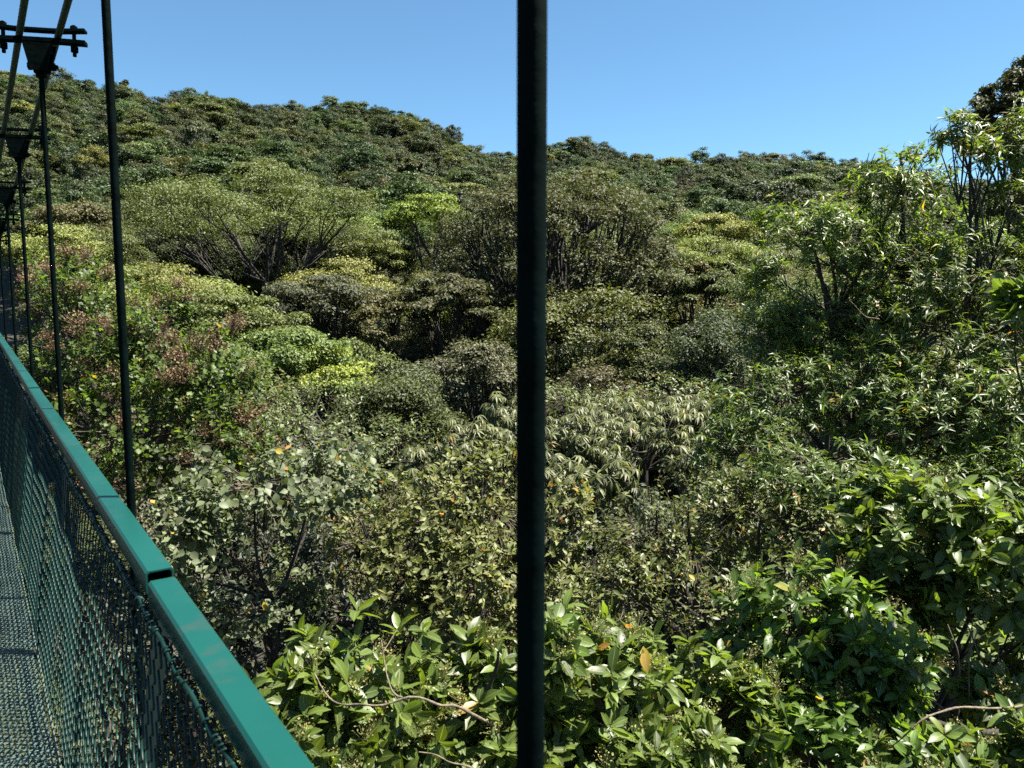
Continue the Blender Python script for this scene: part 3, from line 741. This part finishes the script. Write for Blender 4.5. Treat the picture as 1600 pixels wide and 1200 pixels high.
# foreground row of glossy shrubs just below the rail
plant('glossy_shrub', 'glossy broad-leaved shrub with a pale bare branch, beside the near handrail', 'shrub',
      [(560, 1120, 3.4, 130, 165, 0.45), (480, 1150, 3.2, 85, 130, 0.35), (680, 1130, 3.5, 110, 150, 0.45), (600, 1260, 3.3, 220, 140, 0.5), (780, 1110, 3.5, 85, 150, 0.4)],
      M['glossy'], T_ELL, 0.100, 'whorl', 6, 90, 300, 11, (30, 80), flowers=(150, 0.06, FL, 46), extra=ex_front, trunk_r=0.05)
plant('glossy_shrub', 'glossy broad-leaved shrub at the foot of the close thick rod, on its far side', 'shrub',
      [(900, 1090, 3.8, 95, 150, 0.45), (1010, 1120, 3.9, 110, 130, 0.45), (960, 1240, 3.7, 190, 130, 0.5), (1110, 1130, 4.2, 100, 120, 0.45), (860, 990, 3.4, 45, 75, 0.2)],
      M['glossy'], T_ELL, 0.102, 'whorl', 6, 86, 300, 12, (30, 80), flowers=(150, 0.065, FL, 46), trunk_r=0.05)
plant('glossy_shrub', 'glossy broad-leaved shrub with many fresh upright shoots, second from the close thick rod', 'shrub',
      [(1230, 1000, 4.6, 110, 130, 0.5), (1340, 1040, 4.6, 95, 120, 0.45), (1250, 1170, 4.3, 150, 120, 0.5), (1160, 1080, 4.6, 80, 110, 0.4)],
      M['glossy'], T_ELL, 0.103, 'whorl', 6, 76, 300, 13, (30, 82), flowers=(140, 0.07, FL, 46), trunk_r=0.05)
plant('glossy_shrub', 'tall glossy broad-leaved shrub with bare dead twigs beneath, in the lower picture corner', 'shrub',
      [(1440, 850, 5.2, 150, 110, 0.5), (1560, 870, 5.0, 120, 110, 0.5), (1360, 800, 5.5, 70, 70, 0.35), (1570, 1170, 4.1, 75, 70, 0.3), (1430, 1190, 4.0, 95, 55, 0.3), (1600, 1000, 5.0, 40, 80, 0.3), (1390, 960, 5.0, 70, 80, 0.35), (1470, 930, 5.1, 60, 50, 0.3), (1545, 1090, 4.5, 45, 40, 0.25), (1350, 1120, 4.5, 80, 80, 0.35), (1520, 985, 5.3, 60, 40, 0.3)],
      M['glossy'], T_ELL, 0.116, 'whorl', 6, 52, 300, 14, (30, 85), flowers=(90, 0.07, FL, 46), extra=ex_right, trunk_r=0.03, backcull=-0.3)
plant('jelly_leaf_sapling', 'sapling with fat rounded bright leaves poking in at the picture edge', 'sapling',
      [(1590, 475, 4.2, 45, 40, 0.22), (1640, 520, 4.3, 50, 60, 0.25), (1660, 430, 4.2, 40, 40, 0.2), (1800, 520, 4.4, 80, 80, 0.3)],
      M['glossy'], T_OBV, 0.105, 'whorl', 6, 70, 120, 15, (30, 80), trunk_r=0.011)
# second row
plant('silver_leaf_shrub', 'shrub with large silvery round leaves above deep shade, outside the handrail', 'shrub',
      [(400, 760, 6.6, 130, 75, 0.7), (300, 810, 6.2, 70, 80, 0.6), (490, 740, 7.2, 110, 75, 0.7), (540, 690, 8.0, 60, 50, 0.5), (470, 905, 7.6, 60, 60, 0.4), (300, 900, 6.8, 45, 60, 0.4), (380, 960, 6.6, 80, 45, 0.4)],
      M['palehost'], T_RND, 0.075, 'spray', 7, 52, 300, 21, (35, 95), inner=0.6, trunk_r=0.03)
plant('shade_coloured_shrub', 'small-leaved shrub below the silvery shrub, its deep shade put into the leaf colour', 'shrub',  # darkness here is shade painted into the leaves
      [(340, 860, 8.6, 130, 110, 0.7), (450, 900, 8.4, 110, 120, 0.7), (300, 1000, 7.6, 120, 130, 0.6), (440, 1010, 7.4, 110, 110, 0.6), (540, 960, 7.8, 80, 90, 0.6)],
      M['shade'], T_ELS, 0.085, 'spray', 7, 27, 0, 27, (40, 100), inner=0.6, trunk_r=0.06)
plant('shade_coloured_shrub', 'small-leaved growth, coloured dark as if shaded, seen only through the chain-link side', 'shrub',  # added to darken the view behind the mesh; shade is in the leaf colour
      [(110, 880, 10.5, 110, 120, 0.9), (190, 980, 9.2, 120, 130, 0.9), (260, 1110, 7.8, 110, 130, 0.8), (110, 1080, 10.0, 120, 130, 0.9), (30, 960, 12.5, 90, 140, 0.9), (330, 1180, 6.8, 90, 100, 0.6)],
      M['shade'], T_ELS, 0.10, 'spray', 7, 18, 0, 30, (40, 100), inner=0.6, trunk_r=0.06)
plant('olive_shrub', 'dense olive-green small-leaved shrub filling the gap left of the close thick rod', 'shrub',
      [(690, 830, 7.6, 130, 115, 0.8), (770, 800, 7.8, 90, 110, 0.7), (640, 900, 7.2, 90, 90, 0.6), (740, 920, 7.0, 110, 90, 0.6), (880, 850, 7.6, 70, 100, 0.6), (860, 960, 6.8, 90, 80, 0.5), (560, 850, 7.6, 50, 60, 0.5)],
      M['olivebush'], T_OBV, 0.075, 'whorl', 7, 62, 300, 22, (40, 90), inner=0.4, levels=1, trunk_r=0.08, flowers=(30, 0.05, M['brownflower'], 24))
plant('fine_leaved_shrub', 'airy green shrub with fine leaves in front of the palmate tree', 'shrub',
      [(1000, 830, 7.2, 80, 80, 0.6), (1080, 860, 7.0, 100, 100, 0.6), (1160, 800, 7.6, 110, 85, 0.7), (980, 920, 6.6, 70, 75, 0.5), (1110, 950, 6.2, 90, 70, 0.5), (1240, 830, 7.0, 90, 90, 0.6)],
      M['fine'], T_ELS, 0.066, 'spray', 8, 46, 300, 23, (40, 100), inner=0.5, trunk_r=0.07, flowers=(80, 0.05, FL, 20))
plant('palmate_tree', 'small tree with pale drooping hand-shaped leaves, right of the close thick rod', 'tree',
      [(920, 690, 11, 110, 60, 1.0), (1030, 700, 10.5, 80, 70, 0.9), (870, 740, 9.5, 60, 70, 0.7), (1000, 650, 12.5, 130, 40, 1.0), (1100, 640, 12.5, 50, 35, 0.8), (960, 760, 9.2, 60, 60, 0.6)],
      M['palmate'], T_PAL, 0.145, 'palmate', 10, 26, 300, 24, (85, 112), inner=0.85, shellbias=1.0, trunk_r=0.08, twig_r=0.006, upaxis=1.1)
plant('palmate_tree', 'small tree with pale drooping hand-shaped leaves, left of the close thick rod', 'tree',
      [(740, 690, 11.5, 70, 45, 0.9), (660, 720, 11, 45, 35, 0.6), (790, 650, 12.5, 50, 40, 0.7)],
      M['palmate'], T_PAL, 0.145, 'palmate', 10, 26, 250, 25, (85, 112), inner=0.85, shellbias=1.0, trunk_r=0.07, twig_r=0.006, upaxis=1.1)
plant('round_leaf_shrub', 'bright round-leaved shrub with rusty brown flower heads behind the leaning hangers', 'shrub',
      [(120, 520, 11, 140, 115, 1.1), (60, 480, 12, 90, 85, 1.0), (250, 560, 10.5, 120, 95, 1.0), (330, 600, 10, 90, 90, 0.9), (200, 680, 9.5, 140, 110, 0.9), (360, 690, 9.5, 80, 80, 0.8), (270, 480, 12, 40, 40, 0.5)],
      M['round'], T_RND, 0.074, 'spray', 7, 44, 300, 26, (35, 95), inner=0.5, trunk_r=0.10, flowers=(95, 0.16, M['brownflower'], 130))
plant('fine_leaved_shrub', 'grey-green fine-leaved shrub filling the hollow behind the silvery shrub', 'shrub',
      [(470, 690, 12.5, 100, 60, 1.0), (560, 730, 12, 90, 70, 1.0), (400, 640, 14, 90, 50, 1.0), (620, 690, 14, 70, 50, 0.9), (500, 620, 16, 70, 40, 0.9)],
      M['fine'], T_ELS, 0.088, 'spray', 7, 24, 0, 28, (40, 100), inner=0.6, trunk_r=0.07)
plant('fine_leaved_shrub', 'green fine-leaved shrub between the palmate tree and the narrow-leaved shrub', 'shrub',
      [(1130, 660, 13, 90, 55, 1.0), (1060, 620, 15, 90, 40, 1.0), (1190, 600, 14, 80, 60, 1.0), (900, 625, 16, 90, 35, 0.9), (1150, 740, 11, 80, 60, 0.8)],
      M['fine'], T_ELS, 0.088, 'spray', 7, 24, 0, 29, (40, 100), inner=0.6, trunk_r=0.07)
# lance-leaved trees on the far side of the near shrubs
LTREE = dict(backcull=-0.3, mode='whorl', n=7, levels=2, alpha=(30, 88), hang=0.08, upaxis=0.8, twig='twig', inner=0.55, twig_r=0.005)
def ex_lance1(root, rng):
    branch_on(root, [(1415, 760, 9.3), (1412, 600, 9.2), (1408, 480, 9.1), (1410, 380, 9.0), (1406, 240, 9.0)], [.05, .042, .036, .028, .01], 'bark', 'stem')
    branch_on(root, [(1412, 590, 9.2), (1370, 480, 9.0), (1300, 400, 8.9), (1262, 330, 8.9)], [.03, .022, .015, .008], 'bark', 'limb')
    branch_on(root, [(1330, 700, 9.2), (1315, 560, 9.0), (1280, 440, 8.9), (1260, 350, 8.8)], [.04, .03, .022, .01], 'bark', 'limb')
    for _ in range(26):
        x = rng.uniform(1250, 1480); y = rng.uniform(320, 560); s = rng.choice([-1, 1]); D = rng.uniform(8.3, 9.0)
        branch_on(root, [(x, y, D), (x+s*22, y-4, D), (x+s*48, y-20-rng.uniform(0, 25), D)], [.009, .007, .004], 'palebark', 'bare_twig', 5)
plant('lance_leaf_tree', 'slender tree with narrow drooping leaves whose tip stands alone against the sky', 'tree',
      [(1410, 300, 9.0, 80, 62, 0.6), (1362, 252, 9, 22, 18, 0.2), (1440, 238, 9, 26, 18, 0.2), (1290, 370, 8.9, 95, 60, 0.7), (1225, 335, 9.2, 48, 36, 0.4), (1390, 430, 9.2, 110, 90, 0.8), (1290, 490, 9.3, 110, 80, 0.8), (1190, 420, 9.8, 40, 40, 0.4)],
      M['lance'], T_LAN, 0.102, dens=36, seed=31, extra=ex_lance1, trunk_r=0.035, **LTREE)
def ex_lance2(root, rng):
    branch_on(root, [(1545, 420, 8.2), (1525, 300, 8.1), (1500, 240, 8.0), (1478, 195, 8.0)], [.022, .016, .011, .006], 'palebark', 'limb')
    branch_on(root, [(1528, 310, 8.1), (1480, 290, 8.1), (1440, 262, 8.1)], [.009, .006, .003], 'palebark', 'bare_twig', 5)
    branch_on(root, [(1534, 350, 8.1), (1490, 372, 8.1), (1450, 366, 8.1), (1418, 372, 8.1)], [.010, .008, .006, .004], 'palebark', 'bare_twig', 5)
    for _ in range(16):
        x = rng.uniform(1450, 1540); y = rng.uniform(250, 380); s = -1; D = rng.uniform(7.9, 8.2)
        branch_on(root, [(x, y, D), (x-16, y+6, D), (x-34, y-8-rng.uniform(-15, 15), D)], [.004, .003, .0015], 'bark', 'bare_twig', 4)
plant('lance_leaf_tree', 'taller tree with narrow drooping leaves and a leaning bare-twigged limb at the picture edge', 'tree',
      [(1490, 200, 8.0, 36, 30, 0.3), (1515, 245, 8.0, 40, 40, 0.35), (1570, 230, 8.3, 60, 60, 0.5), (1575, 330, 8.2, 55, 60, 0.5), (1540, 430, 8.0, 100, 90, 0.7), (1480, 520, 8.0, 110, 90, 0.7), (1620, 480, 8.0, 80, 130, 0.6)],
      M['lance'], T_LAN, 0.102, dens=38, seed=32, extra=ex_lance2, trunk_r=0.035, **LTREE)
plant('lance_leaf_shrub', 'dense low shrub of narrow leaves under the two slender trees', 'shrub',
      [(1230, 620, 8.6, 120, 75, 0.8), (1350, 620, 8.2, 110, 90, 0.8), (1470, 650, 7.6, 130, 95, 0.8), (1580, 660, 7.2, 90, 110, 0.7), (1170, 700, 8.2, 90, 80, 0.7), (1290, 730, 7.4, 130, 70, 0.7), (1120, 770, 8.0, 60, 50, 0.5), (1420, 760, 7.0, 120, 60, 0.6), (1560, 760, 6.8, 90, 60, 0.6), (1220, 530, 9.6, 85, 70, 0.6), (1340, 560, 9.2, 95, 70, 0.6), (1450, 470, 9.0, 85, 80, 0.6), (1510, 390, 9.2, 60, 60, 0.5)],
      M['lance'], T_LNS, 0.090, dens=36, seed=33, trunk_r=0.07, nobj=300, **LTREE)

# ------------------------------------------------------------------ trees that stand out in the middle distance
def single_tree(name, label, px, py, D, wpx, kind, mat, nleaf, ls, seed, nc=40, limbs=7, r0=0.25, Ht=None, cat='tree', group=None, fork=None, free=None, thin=0.03, flat=None):
    if flat is None: flat = 0.75 if kind == 'umbrella' else 1.0
    if free is None: free = 0.95 if kind == 'umbrella' else 0.72
    top = P(px, py, D); a, r = az_rho(top); gz = ground_at(top); H = top[2]-gz
    R = wpx/2/FPX*D
    cm, tm = tree_meshes(name, seed, kind, R, H, nc, nleaf, ls, M[mat], limbs, r0, fork, thin=thin, flat=flat)
    root = empty(name, (top[0], top[1], gz), label, cat, group)
    link('crown', cm, root); link('trunk', tm, root); BLOCK.append((top[0], top[1], R*free))
    return root

single_tree('dome_tree', 'huge olive-brown domed tree with dark spreading limbs behind the close thick rod', 868, 268, 46, 405, 'shell', 'domeolive', 54912, 0.171, 41, 420, 20, 0.50, fork=8.0, thin=0.04, free=0.95)
single_tree('olive_tree', 'lower olive-brown tree leaning out from the left foot of the huge domed tree', 700, 430, 40, 200, 'umbrella', 'domeolive', 11325, 0.189, 40, 60, 8, 0.25)
single_tree('umbrella_tree', 'broad flat-topped tree with dark forked limbs below a pale layered crown', 405, 276, 56, 440, 'umbrella', 'umbrella', 40560, 0.165, 42, 100, 11, 0.27, fork=10.5, free=1.0, thin=0.045, flat=0.55)
single_tree('umbrella_tree', 'pale layered flat-topped tree on the slope just below the biggest flat-topped one', 350, 452, 35, 280, 'umbrella', 'f_pale', 22754, 0.149, 43, 50)
single_tree('umbrella_tree', 'pale flat-topped tree nearest behind the rusty-flowered shrub', 450, 515, 27, 240, 'umbrella', 'f_pale', 22754, 0.119, 44, 46)
single_tree('umbrella_tree', 'grey-green layered tree beside the pale flat-topped trees', 510, 430, 42, 200, 'umbrella', 'f_grey', 17503, 0.168, 45, 40)
single_tree('umbrella_tree', 'fresh yellow-green layered tree low on the slope', 500, 545, 27, 190, 'umbrella', 'f_yellow', 10501, 0.119, 46, 26)
single_tree('rusty_tree', 'yellowish-brown flowering tree beside the huge domed tree', 615, 450, 40, 150, 'dome', 'f_olive', 12252, 0.149, 47, 24)
single_tree('silvery_tree', 'pale silvery rounded tree at the foot of the huge domed tree', 745, 522, 28, 180, 'dome', 'f_grey', 14002, 0.119, 48, 26)
single_tree('rounded_tree', 'dense rounded grey-green tree below the silvery one', 620, 568, 23, 210, 'dome', 'f_mid', 19253, 0.099, 49, 34)
single_tree('rounded_tree', 'dark rounded tree with dense small leaves below the right end of the dome', 930, 572, 24, 190, 'dome', 'f_olive', 14002, 0.099, 50, 26)
single_tree('bright_tree', 'bright yellow-green sunlit tree upslope from the huge domed tree', 672, 306, 72, 140, 'umbrella', 'f_yellow', 12252, 0.237, 51, 30)
single_tree('ball_tree', 'isolated dark ball-shaped tree standing above its neighbours on the hillside', 642, 243, 115, 52, 'dome', 'f_dark', 5250, 0.336, 52, 18)
single_tree('umbrella_tree', 'wide flat-topped tree to the right of the huge domed tree', 1120, 338, 68, 130, 'umbrella', 'f_pale', 12252, 0.218, 53, 30)
single_tree('umbrella_tree', 'lower flat-topped tree to the right of the huge domed tree', 1100, 425, 44, 120, 'umbrella', 'f_mid', 12252, 0.168, 54, 28)
single_tree('rusty_tree', 'small rusty-brown tree between the two flat-topped trees on the slope', 1092, 405, 52, 46, 'dome', 'f_olive', 4375, 0.177, 55, 12)
single_tree('rounded_tree', 'shady rounded tree just left of the slender lance-leaved tree', 1210, 410, 31, 250, 'dome', 'f_mid', 26254, 0.099, 56, 44)
single_tree('rounded_tree', 'deep green rounded tree with a shaded hollow right of the domed tree', 1110, 485, 27, 190, 'dome', 'f_dark', 17503, 0.099, 57, 30)
single_tree('rounded_tree', 'fresh green rounded tree under the right side of the huge domed crown', 1010, 500, 33, 170, 'dome', 'f_mid', 12252, 0.138, 58, 26)
single_tree('dark_tree', 'tall dark tree rising highest at the picture edge, against the sky', 1640, 92, 17, 250, 'shell', 'f_dark', 32760, 0.094, 59, 150)
single_tree('umbrella_tree', 'pale tree on the slope between the leaning hangers', 120, 318, 62, 150, 'umbrella', 'f_olive', 12252, 0.218, 60, 30)

# emergent trees along the ridge
ridge = [(10, 108, 250, 30, 'dome', 'upper end of the ridge, behind the cable clamps'), (196, 120, 262, 14, 'ragged', 'ridge just beyond the leaning hanger'), (128, 114, 255, 28, 'dome', 'ridge between the two leaning hangers'),
         (274, 142, 266, 46, 'dome', 'first round hump of the ridge'), (332, 143, 268, 50, 'dome', 'second round hump of the ridge'), (492, 157, 275, 30, 'dome', 'ridge left of the ragged row'),
         (566, 154, 278, 26, 'ragged', 'ragged row on the ridge, first'), (604, 163, 278, 24, 'dome', 'ragged row on the ridge, second'), (630, 166, 278, 16, 'ragged', 'ragged row on the ridge, third'),
         (652, 176, 279, 24, 'dome', 'ragged row on the ridge, fourth'), (684, 192, 280, 16, 'ragged', 'ragged row on the ridge, last and leaning'), (708, 208, 280, 24, 'dome', 'ridge where it dips towards the thick rod'),
         (744, 228, 280, 22, 'dome', 'ridge just left of the thick rod'), (784, 229, 280, 24, 'dome', 'ridge touching the thick rod'), (912, 221, 278, 90, 'dome', 'low knoll right of the thick rod'),
         (1017, 237, 280, 26, 'ragged', 'far ridge beyond the low knoll'), (1090, 248, 280, 50, 'dome', 'far ridge, half way to the slender tree'), (1180, 241, 280, 60, 'dome', 'far ridge, hump before the slender tree'),
         (1296, 243, 280, 22, 'ragged', 'far ridge just left of the slender tree')]
for i, (px, py, D, w, kind, where) in enumerate(ridge):
    D = 268*math.cos(math.atan((px-800)/FPX))
    single_tree('ridge_tree', ('bushy' if kind == 'dome' else 'gaunt ragged') + ' tree on the skyline: ' + where, px, py+4, D, min(w*1.9, 66), kind, 'h_dark' if i % 3 else 'h_mid', int(min(4200, max(1500, 1500*(min(w*1.9, 66)/26)**2))), 0.52, 70+i, (12 if w < 40 else 34) if kind == 'dome' else 8, 4, 0.3, group='emergent trees along the ridge')

# ------------------------------------------------------------------ the packed canopy
RP = 3.6
def protos(lod):
    nl, ls = ((15000, 0.150), (6000, 0.295))[lod]; out = []
    spec = [('dome', 'f_dark', 'dark green round-crowned'), ('dome', 'f_mid', 'mid green round-crowned'), ('umbrella', 'f_pale', 'pale green flat-crowned'), ('dome', 'f_grey', 'greyish green round-crowned'),
            ('umbrella', 'f_mid', 'mid green flat-crowned'), ('dome', 'f_olive', 'olive brown round-crowned'), ('dome', 'f_mid', 'mid green round-crowned'), ('umbrella', 'f_yellow', 'yellow green flat-crowned'), ('dome', 'f_dark', 'dark green round-crowned')]
    for i, (k, m, desc) in enumerate(spec):
        out.append((*tree_meshes('p', 200+i+50*lod, k, RP, TREE_H, 26, nl, ls, M[m if lod == 0 else 'h'+m[1:]], 5, 0.2, flat=1.0 if lod == 0 else (1.25 if k == 'dome' else 1.0)), desc))
    return out
PR = [protos(0), protos(1)]
PW = np.array([[0.09, 0.14, 0.29, 0.09, 0.21, 0.05, 0.08, 0.03, 0.02], [0.25, 0.21, 0.04, 0.10, 0.04, 0.04, 0.16, 0.02, 0.14]])
rng = np.random.default_rng(77); spots = []
rho = 14.0
while rho < 335:
    s = 4.6 if rho < 26 else (5.4 if rho < 95 else 5.9)
    amax = 0.86; na = int(2*amax*rho/s)
    for k in range(na):
        az = -amax + (k+rng.uniform(0.1, 0.9))*2*amax/na; r = rho + rng.uniform(-0.45, 0.45)*s
        x, y = world_xy(az, r); x, y = float(x), float(y)
        sc = rng.uniform(0.85, 1.6)*(0.75 if r < 26 else 1) if r < 95 else 0.6+1.15*rng.random()**2.0
        if x < RP*sc+1.2: continue                                    # the bridge's own clearing
        if any((x-bx)**2+(y-by)**2 < (br+RP*sc*0.45)**2 for bx, by, br in BLOCK): continue
        zc = float(canopy_z(az, r)[0]) + rng.normal()*(0.7 if r < 70 else 1.3) + (sc-0.95)*(0 if r < 95 else 2.2) + (rng.random() < 0.07)*2.0
        lod = 0 if r < 85 else 1
        pw = PW[lod]*(1+np.array([1, 0, -1, 0, -1, -1, 0, -1, 1])*0.8*float(bump2(np.array(x+31), np.array(y), 16.0))); spots.append((r, x, y, zc, sc, lod, rng.choice(9, p=pw/pw.sum()), rng.uniform(0, 6.28)))
    rho += s*0.86
# lower trees that close the gaps under the near shrubs
for k in range(46):
    az = rng.uniform(-0.62, 0.72); r = rng.uniform(8.5, 16); x, y = world_xy(az, r); x, y = float(x), float(y)
    if x < 4.2: continue
    spots.append((r, x, y, float(canopy_z(az, r)[0])-rng.uniform(2.6, 4.5), rng.uniform(0.75, 1.0), 0, int(rng.choice([0, 1, 8])), rng.uniform(0, 6.28)))
# and low growth far below the bridge itself, darkest kinds in place of shade
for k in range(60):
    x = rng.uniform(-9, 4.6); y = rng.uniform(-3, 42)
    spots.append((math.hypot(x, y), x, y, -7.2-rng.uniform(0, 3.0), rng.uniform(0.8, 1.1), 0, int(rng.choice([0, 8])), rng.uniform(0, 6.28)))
spots.sort(key=lambda t: t[0])
stuff = []; count = 0; src = {}; under = []; LAB = {}
for (r, x, y, zt, sc, lod, k, rot) in spots:
    for q in range(3 if r < 70 else 1):
        dx, dy = rng.uniform(-2.6, 2.6, 2); zz = zt - rng.uniform(1.3, 3.4) - (q == 2)*2.5
        if x+dx < RP*0.8+1.2: continue
        a, rr = az_rho((x+dx, y+dy)); gz = float(ground_z(a, max(rr, 4))[0])
        under.append((x+dx, y+dy, zz-TREE_H, rng.uniform(0.7, 1.05), 1.0, rng.uniform(0, 6.28), lod*9+int(rng.choice([0, 1, 8, 6, 3]))))
for (r, x, y, zt, sc, lod, k, rot) in spots:
    a, rr = az_rho((x, y)); gz = float(ground_z(a, max(rr, 4))[0]); sz = (zt-gz)/TREE_H
    px, py, dep = proj(np.array([x, y, zt-1.5])); px = float(px[0])
    cm, tm, desc = PR[lod][k]
    if (count < 285 and -20 < px < 1620) or (lod, k) not in src:
        zone = 'past the near shrubs' if r < 32 else ('on the lower slope' if r < 60 else 'on the middle slope')
        if r > 110: zone = 'on the upper hillside'
        side = 'left of the thick rod' if px < 830 else 'right of the thick rod'
        root = empty('canopy_tree', (x, y, gz), '', 'tree', f'{desc} canopy trees {zone}, {side}')
        LAB.setdefault((desc, zone, side), []).append((abs(px-830), root))
        c = link('crown', cm, root); t = link('trunk', tm, root)
        root.scale = (sc, sc, sz); root.rotation_euler = (0, 0, rot); count += 1
        src.setdefault((lod, k), (c, t))
    else: stuff.append((x, y, gz, sc, sz, rot, lod*9+k))

ORD = ['first', 'second', 'third', 'fourth', 'fifth', 'sixth', 'seventh', 'eighth', 'ninth', 'tenth', 'eleventh', 'twelfth']
for (desc, zone, side), mem in LAB.items():
    for q, (_, root) in enumerate(sorted(mem, key=lambda t: t[0])):
        o_ = ORD[q] if q < 12 else f'{q+1}' + {1: 'st', 2: 'nd', 3: 'rd'}.get((q+1) % 10 if (q+1) % 100 not in (11, 12, 13) else 0, 'th')
        root['label'] = f'{desc} tree {zone}, ' + (f'{o_} {side}' if len(mem) > 1 else side)

def forest_mass():
    st = np.array(stuff); n = len(st)
    m = bpy.data.meshes.new('forest'); m.vertices.add(n); m.vertices.foreach_set('co', st[:, :3].astype(np.float32).ravel())
    for nm, ty, val in (('idx', 'INT', st[:, 6].astype(np.int32)), ('rot', 'FLOAT_VECTOR', np.stack([0*st[:, 5], 0*st[:, 5], st[:, 5]], -1).astype(np.float32)), ('scl', 'FLOAT_VECTOR', np.stack([st[:, 3], st[:, 3], st[:, 4]], -1).astype(np.float32))):
        a = m.attributes.new(nm, ty, 'POINT'); a.data.foreach_set('value' if ty == 'INT' else 'vector', val.ravel())
    o = link('forest', m); o['kind'] = 'stuff'; o['label'] = 'far-off cloud forest covering the hillside up to the skyline'; o['category'] = 'forest'
    g = bpy.data.node_groups.new('forest', 'GeometryNodeTree')
    g.interface.new_socket('Geometry', in_out='INPUT', socket_type='NodeSocketGeometry'); g.interface.new_socket('Geometry', in_out='OUTPUT', socket_type='NodeSocketGeometry')
    N, L = g.nodes, g.links; gi = N.new('NodeGroupInput'); go = N.new('NodeGroupOutput')
    iop = N.new('GeometryNodeInstanceOnPoints'); joins = []
    gti = N.new('GeometryNodeJoinGeometry'); nodes = []
    for key in range(18):
        c, t = src[(key//9, key % 9)] if (key//9, key % 9) in src else src[(key//9, 0)]
        j = N.new('GeometryNodeJoinGeometry')
        for ob in (c, t):
            oi = N.new('GeometryNodeObjectInfo'); oi.inputs['Object'].default_value = ob; oi.transform_space = 'ORIGINAL'
            L.new(oi.outputs['Geometry'], j.inputs[0])
        gg = N.new('GeometryNodeGeometryToInstance'); L.new(j.outputs[0], gg.inputs[0]); nodes.append(gg)
    for gg in reversed(nodes): L.new(gg.outputs[0], gti.inputs[0])   # a join lists its last link first
    L.new(gi.outputs[0], iop.inputs['Points']); L.new(gti.outputs[0], iop.inputs['Instance']); iop.inputs['Pick Instance'].default_value = True
    for nm, ty, sk in (('idx', 'INT', 'Instance Index'), ('rot', 'FLOAT_VECTOR', 'Rotation'), ('scl', 'FLOAT_VECTOR', 'Scale')):
        na = N.new('GeometryNodeInputNamedAttribute'); na.data_type = ty; na.inputs[0].default_value = nm
        L.new(na.outputs[0], iop.inputs[sk])
    L.new(iop.outputs[0], go.inputs[0])
    md = o.modifiers.new('forest', 'NODES'); md.node_group = g
stuff += under
forest_mass()
print('spots', len(spots), 'single', count, 'objects', len(bpy.data.objects), 'tris', sum(len(m.polygons)*2 for m in bpy.data.meshes))
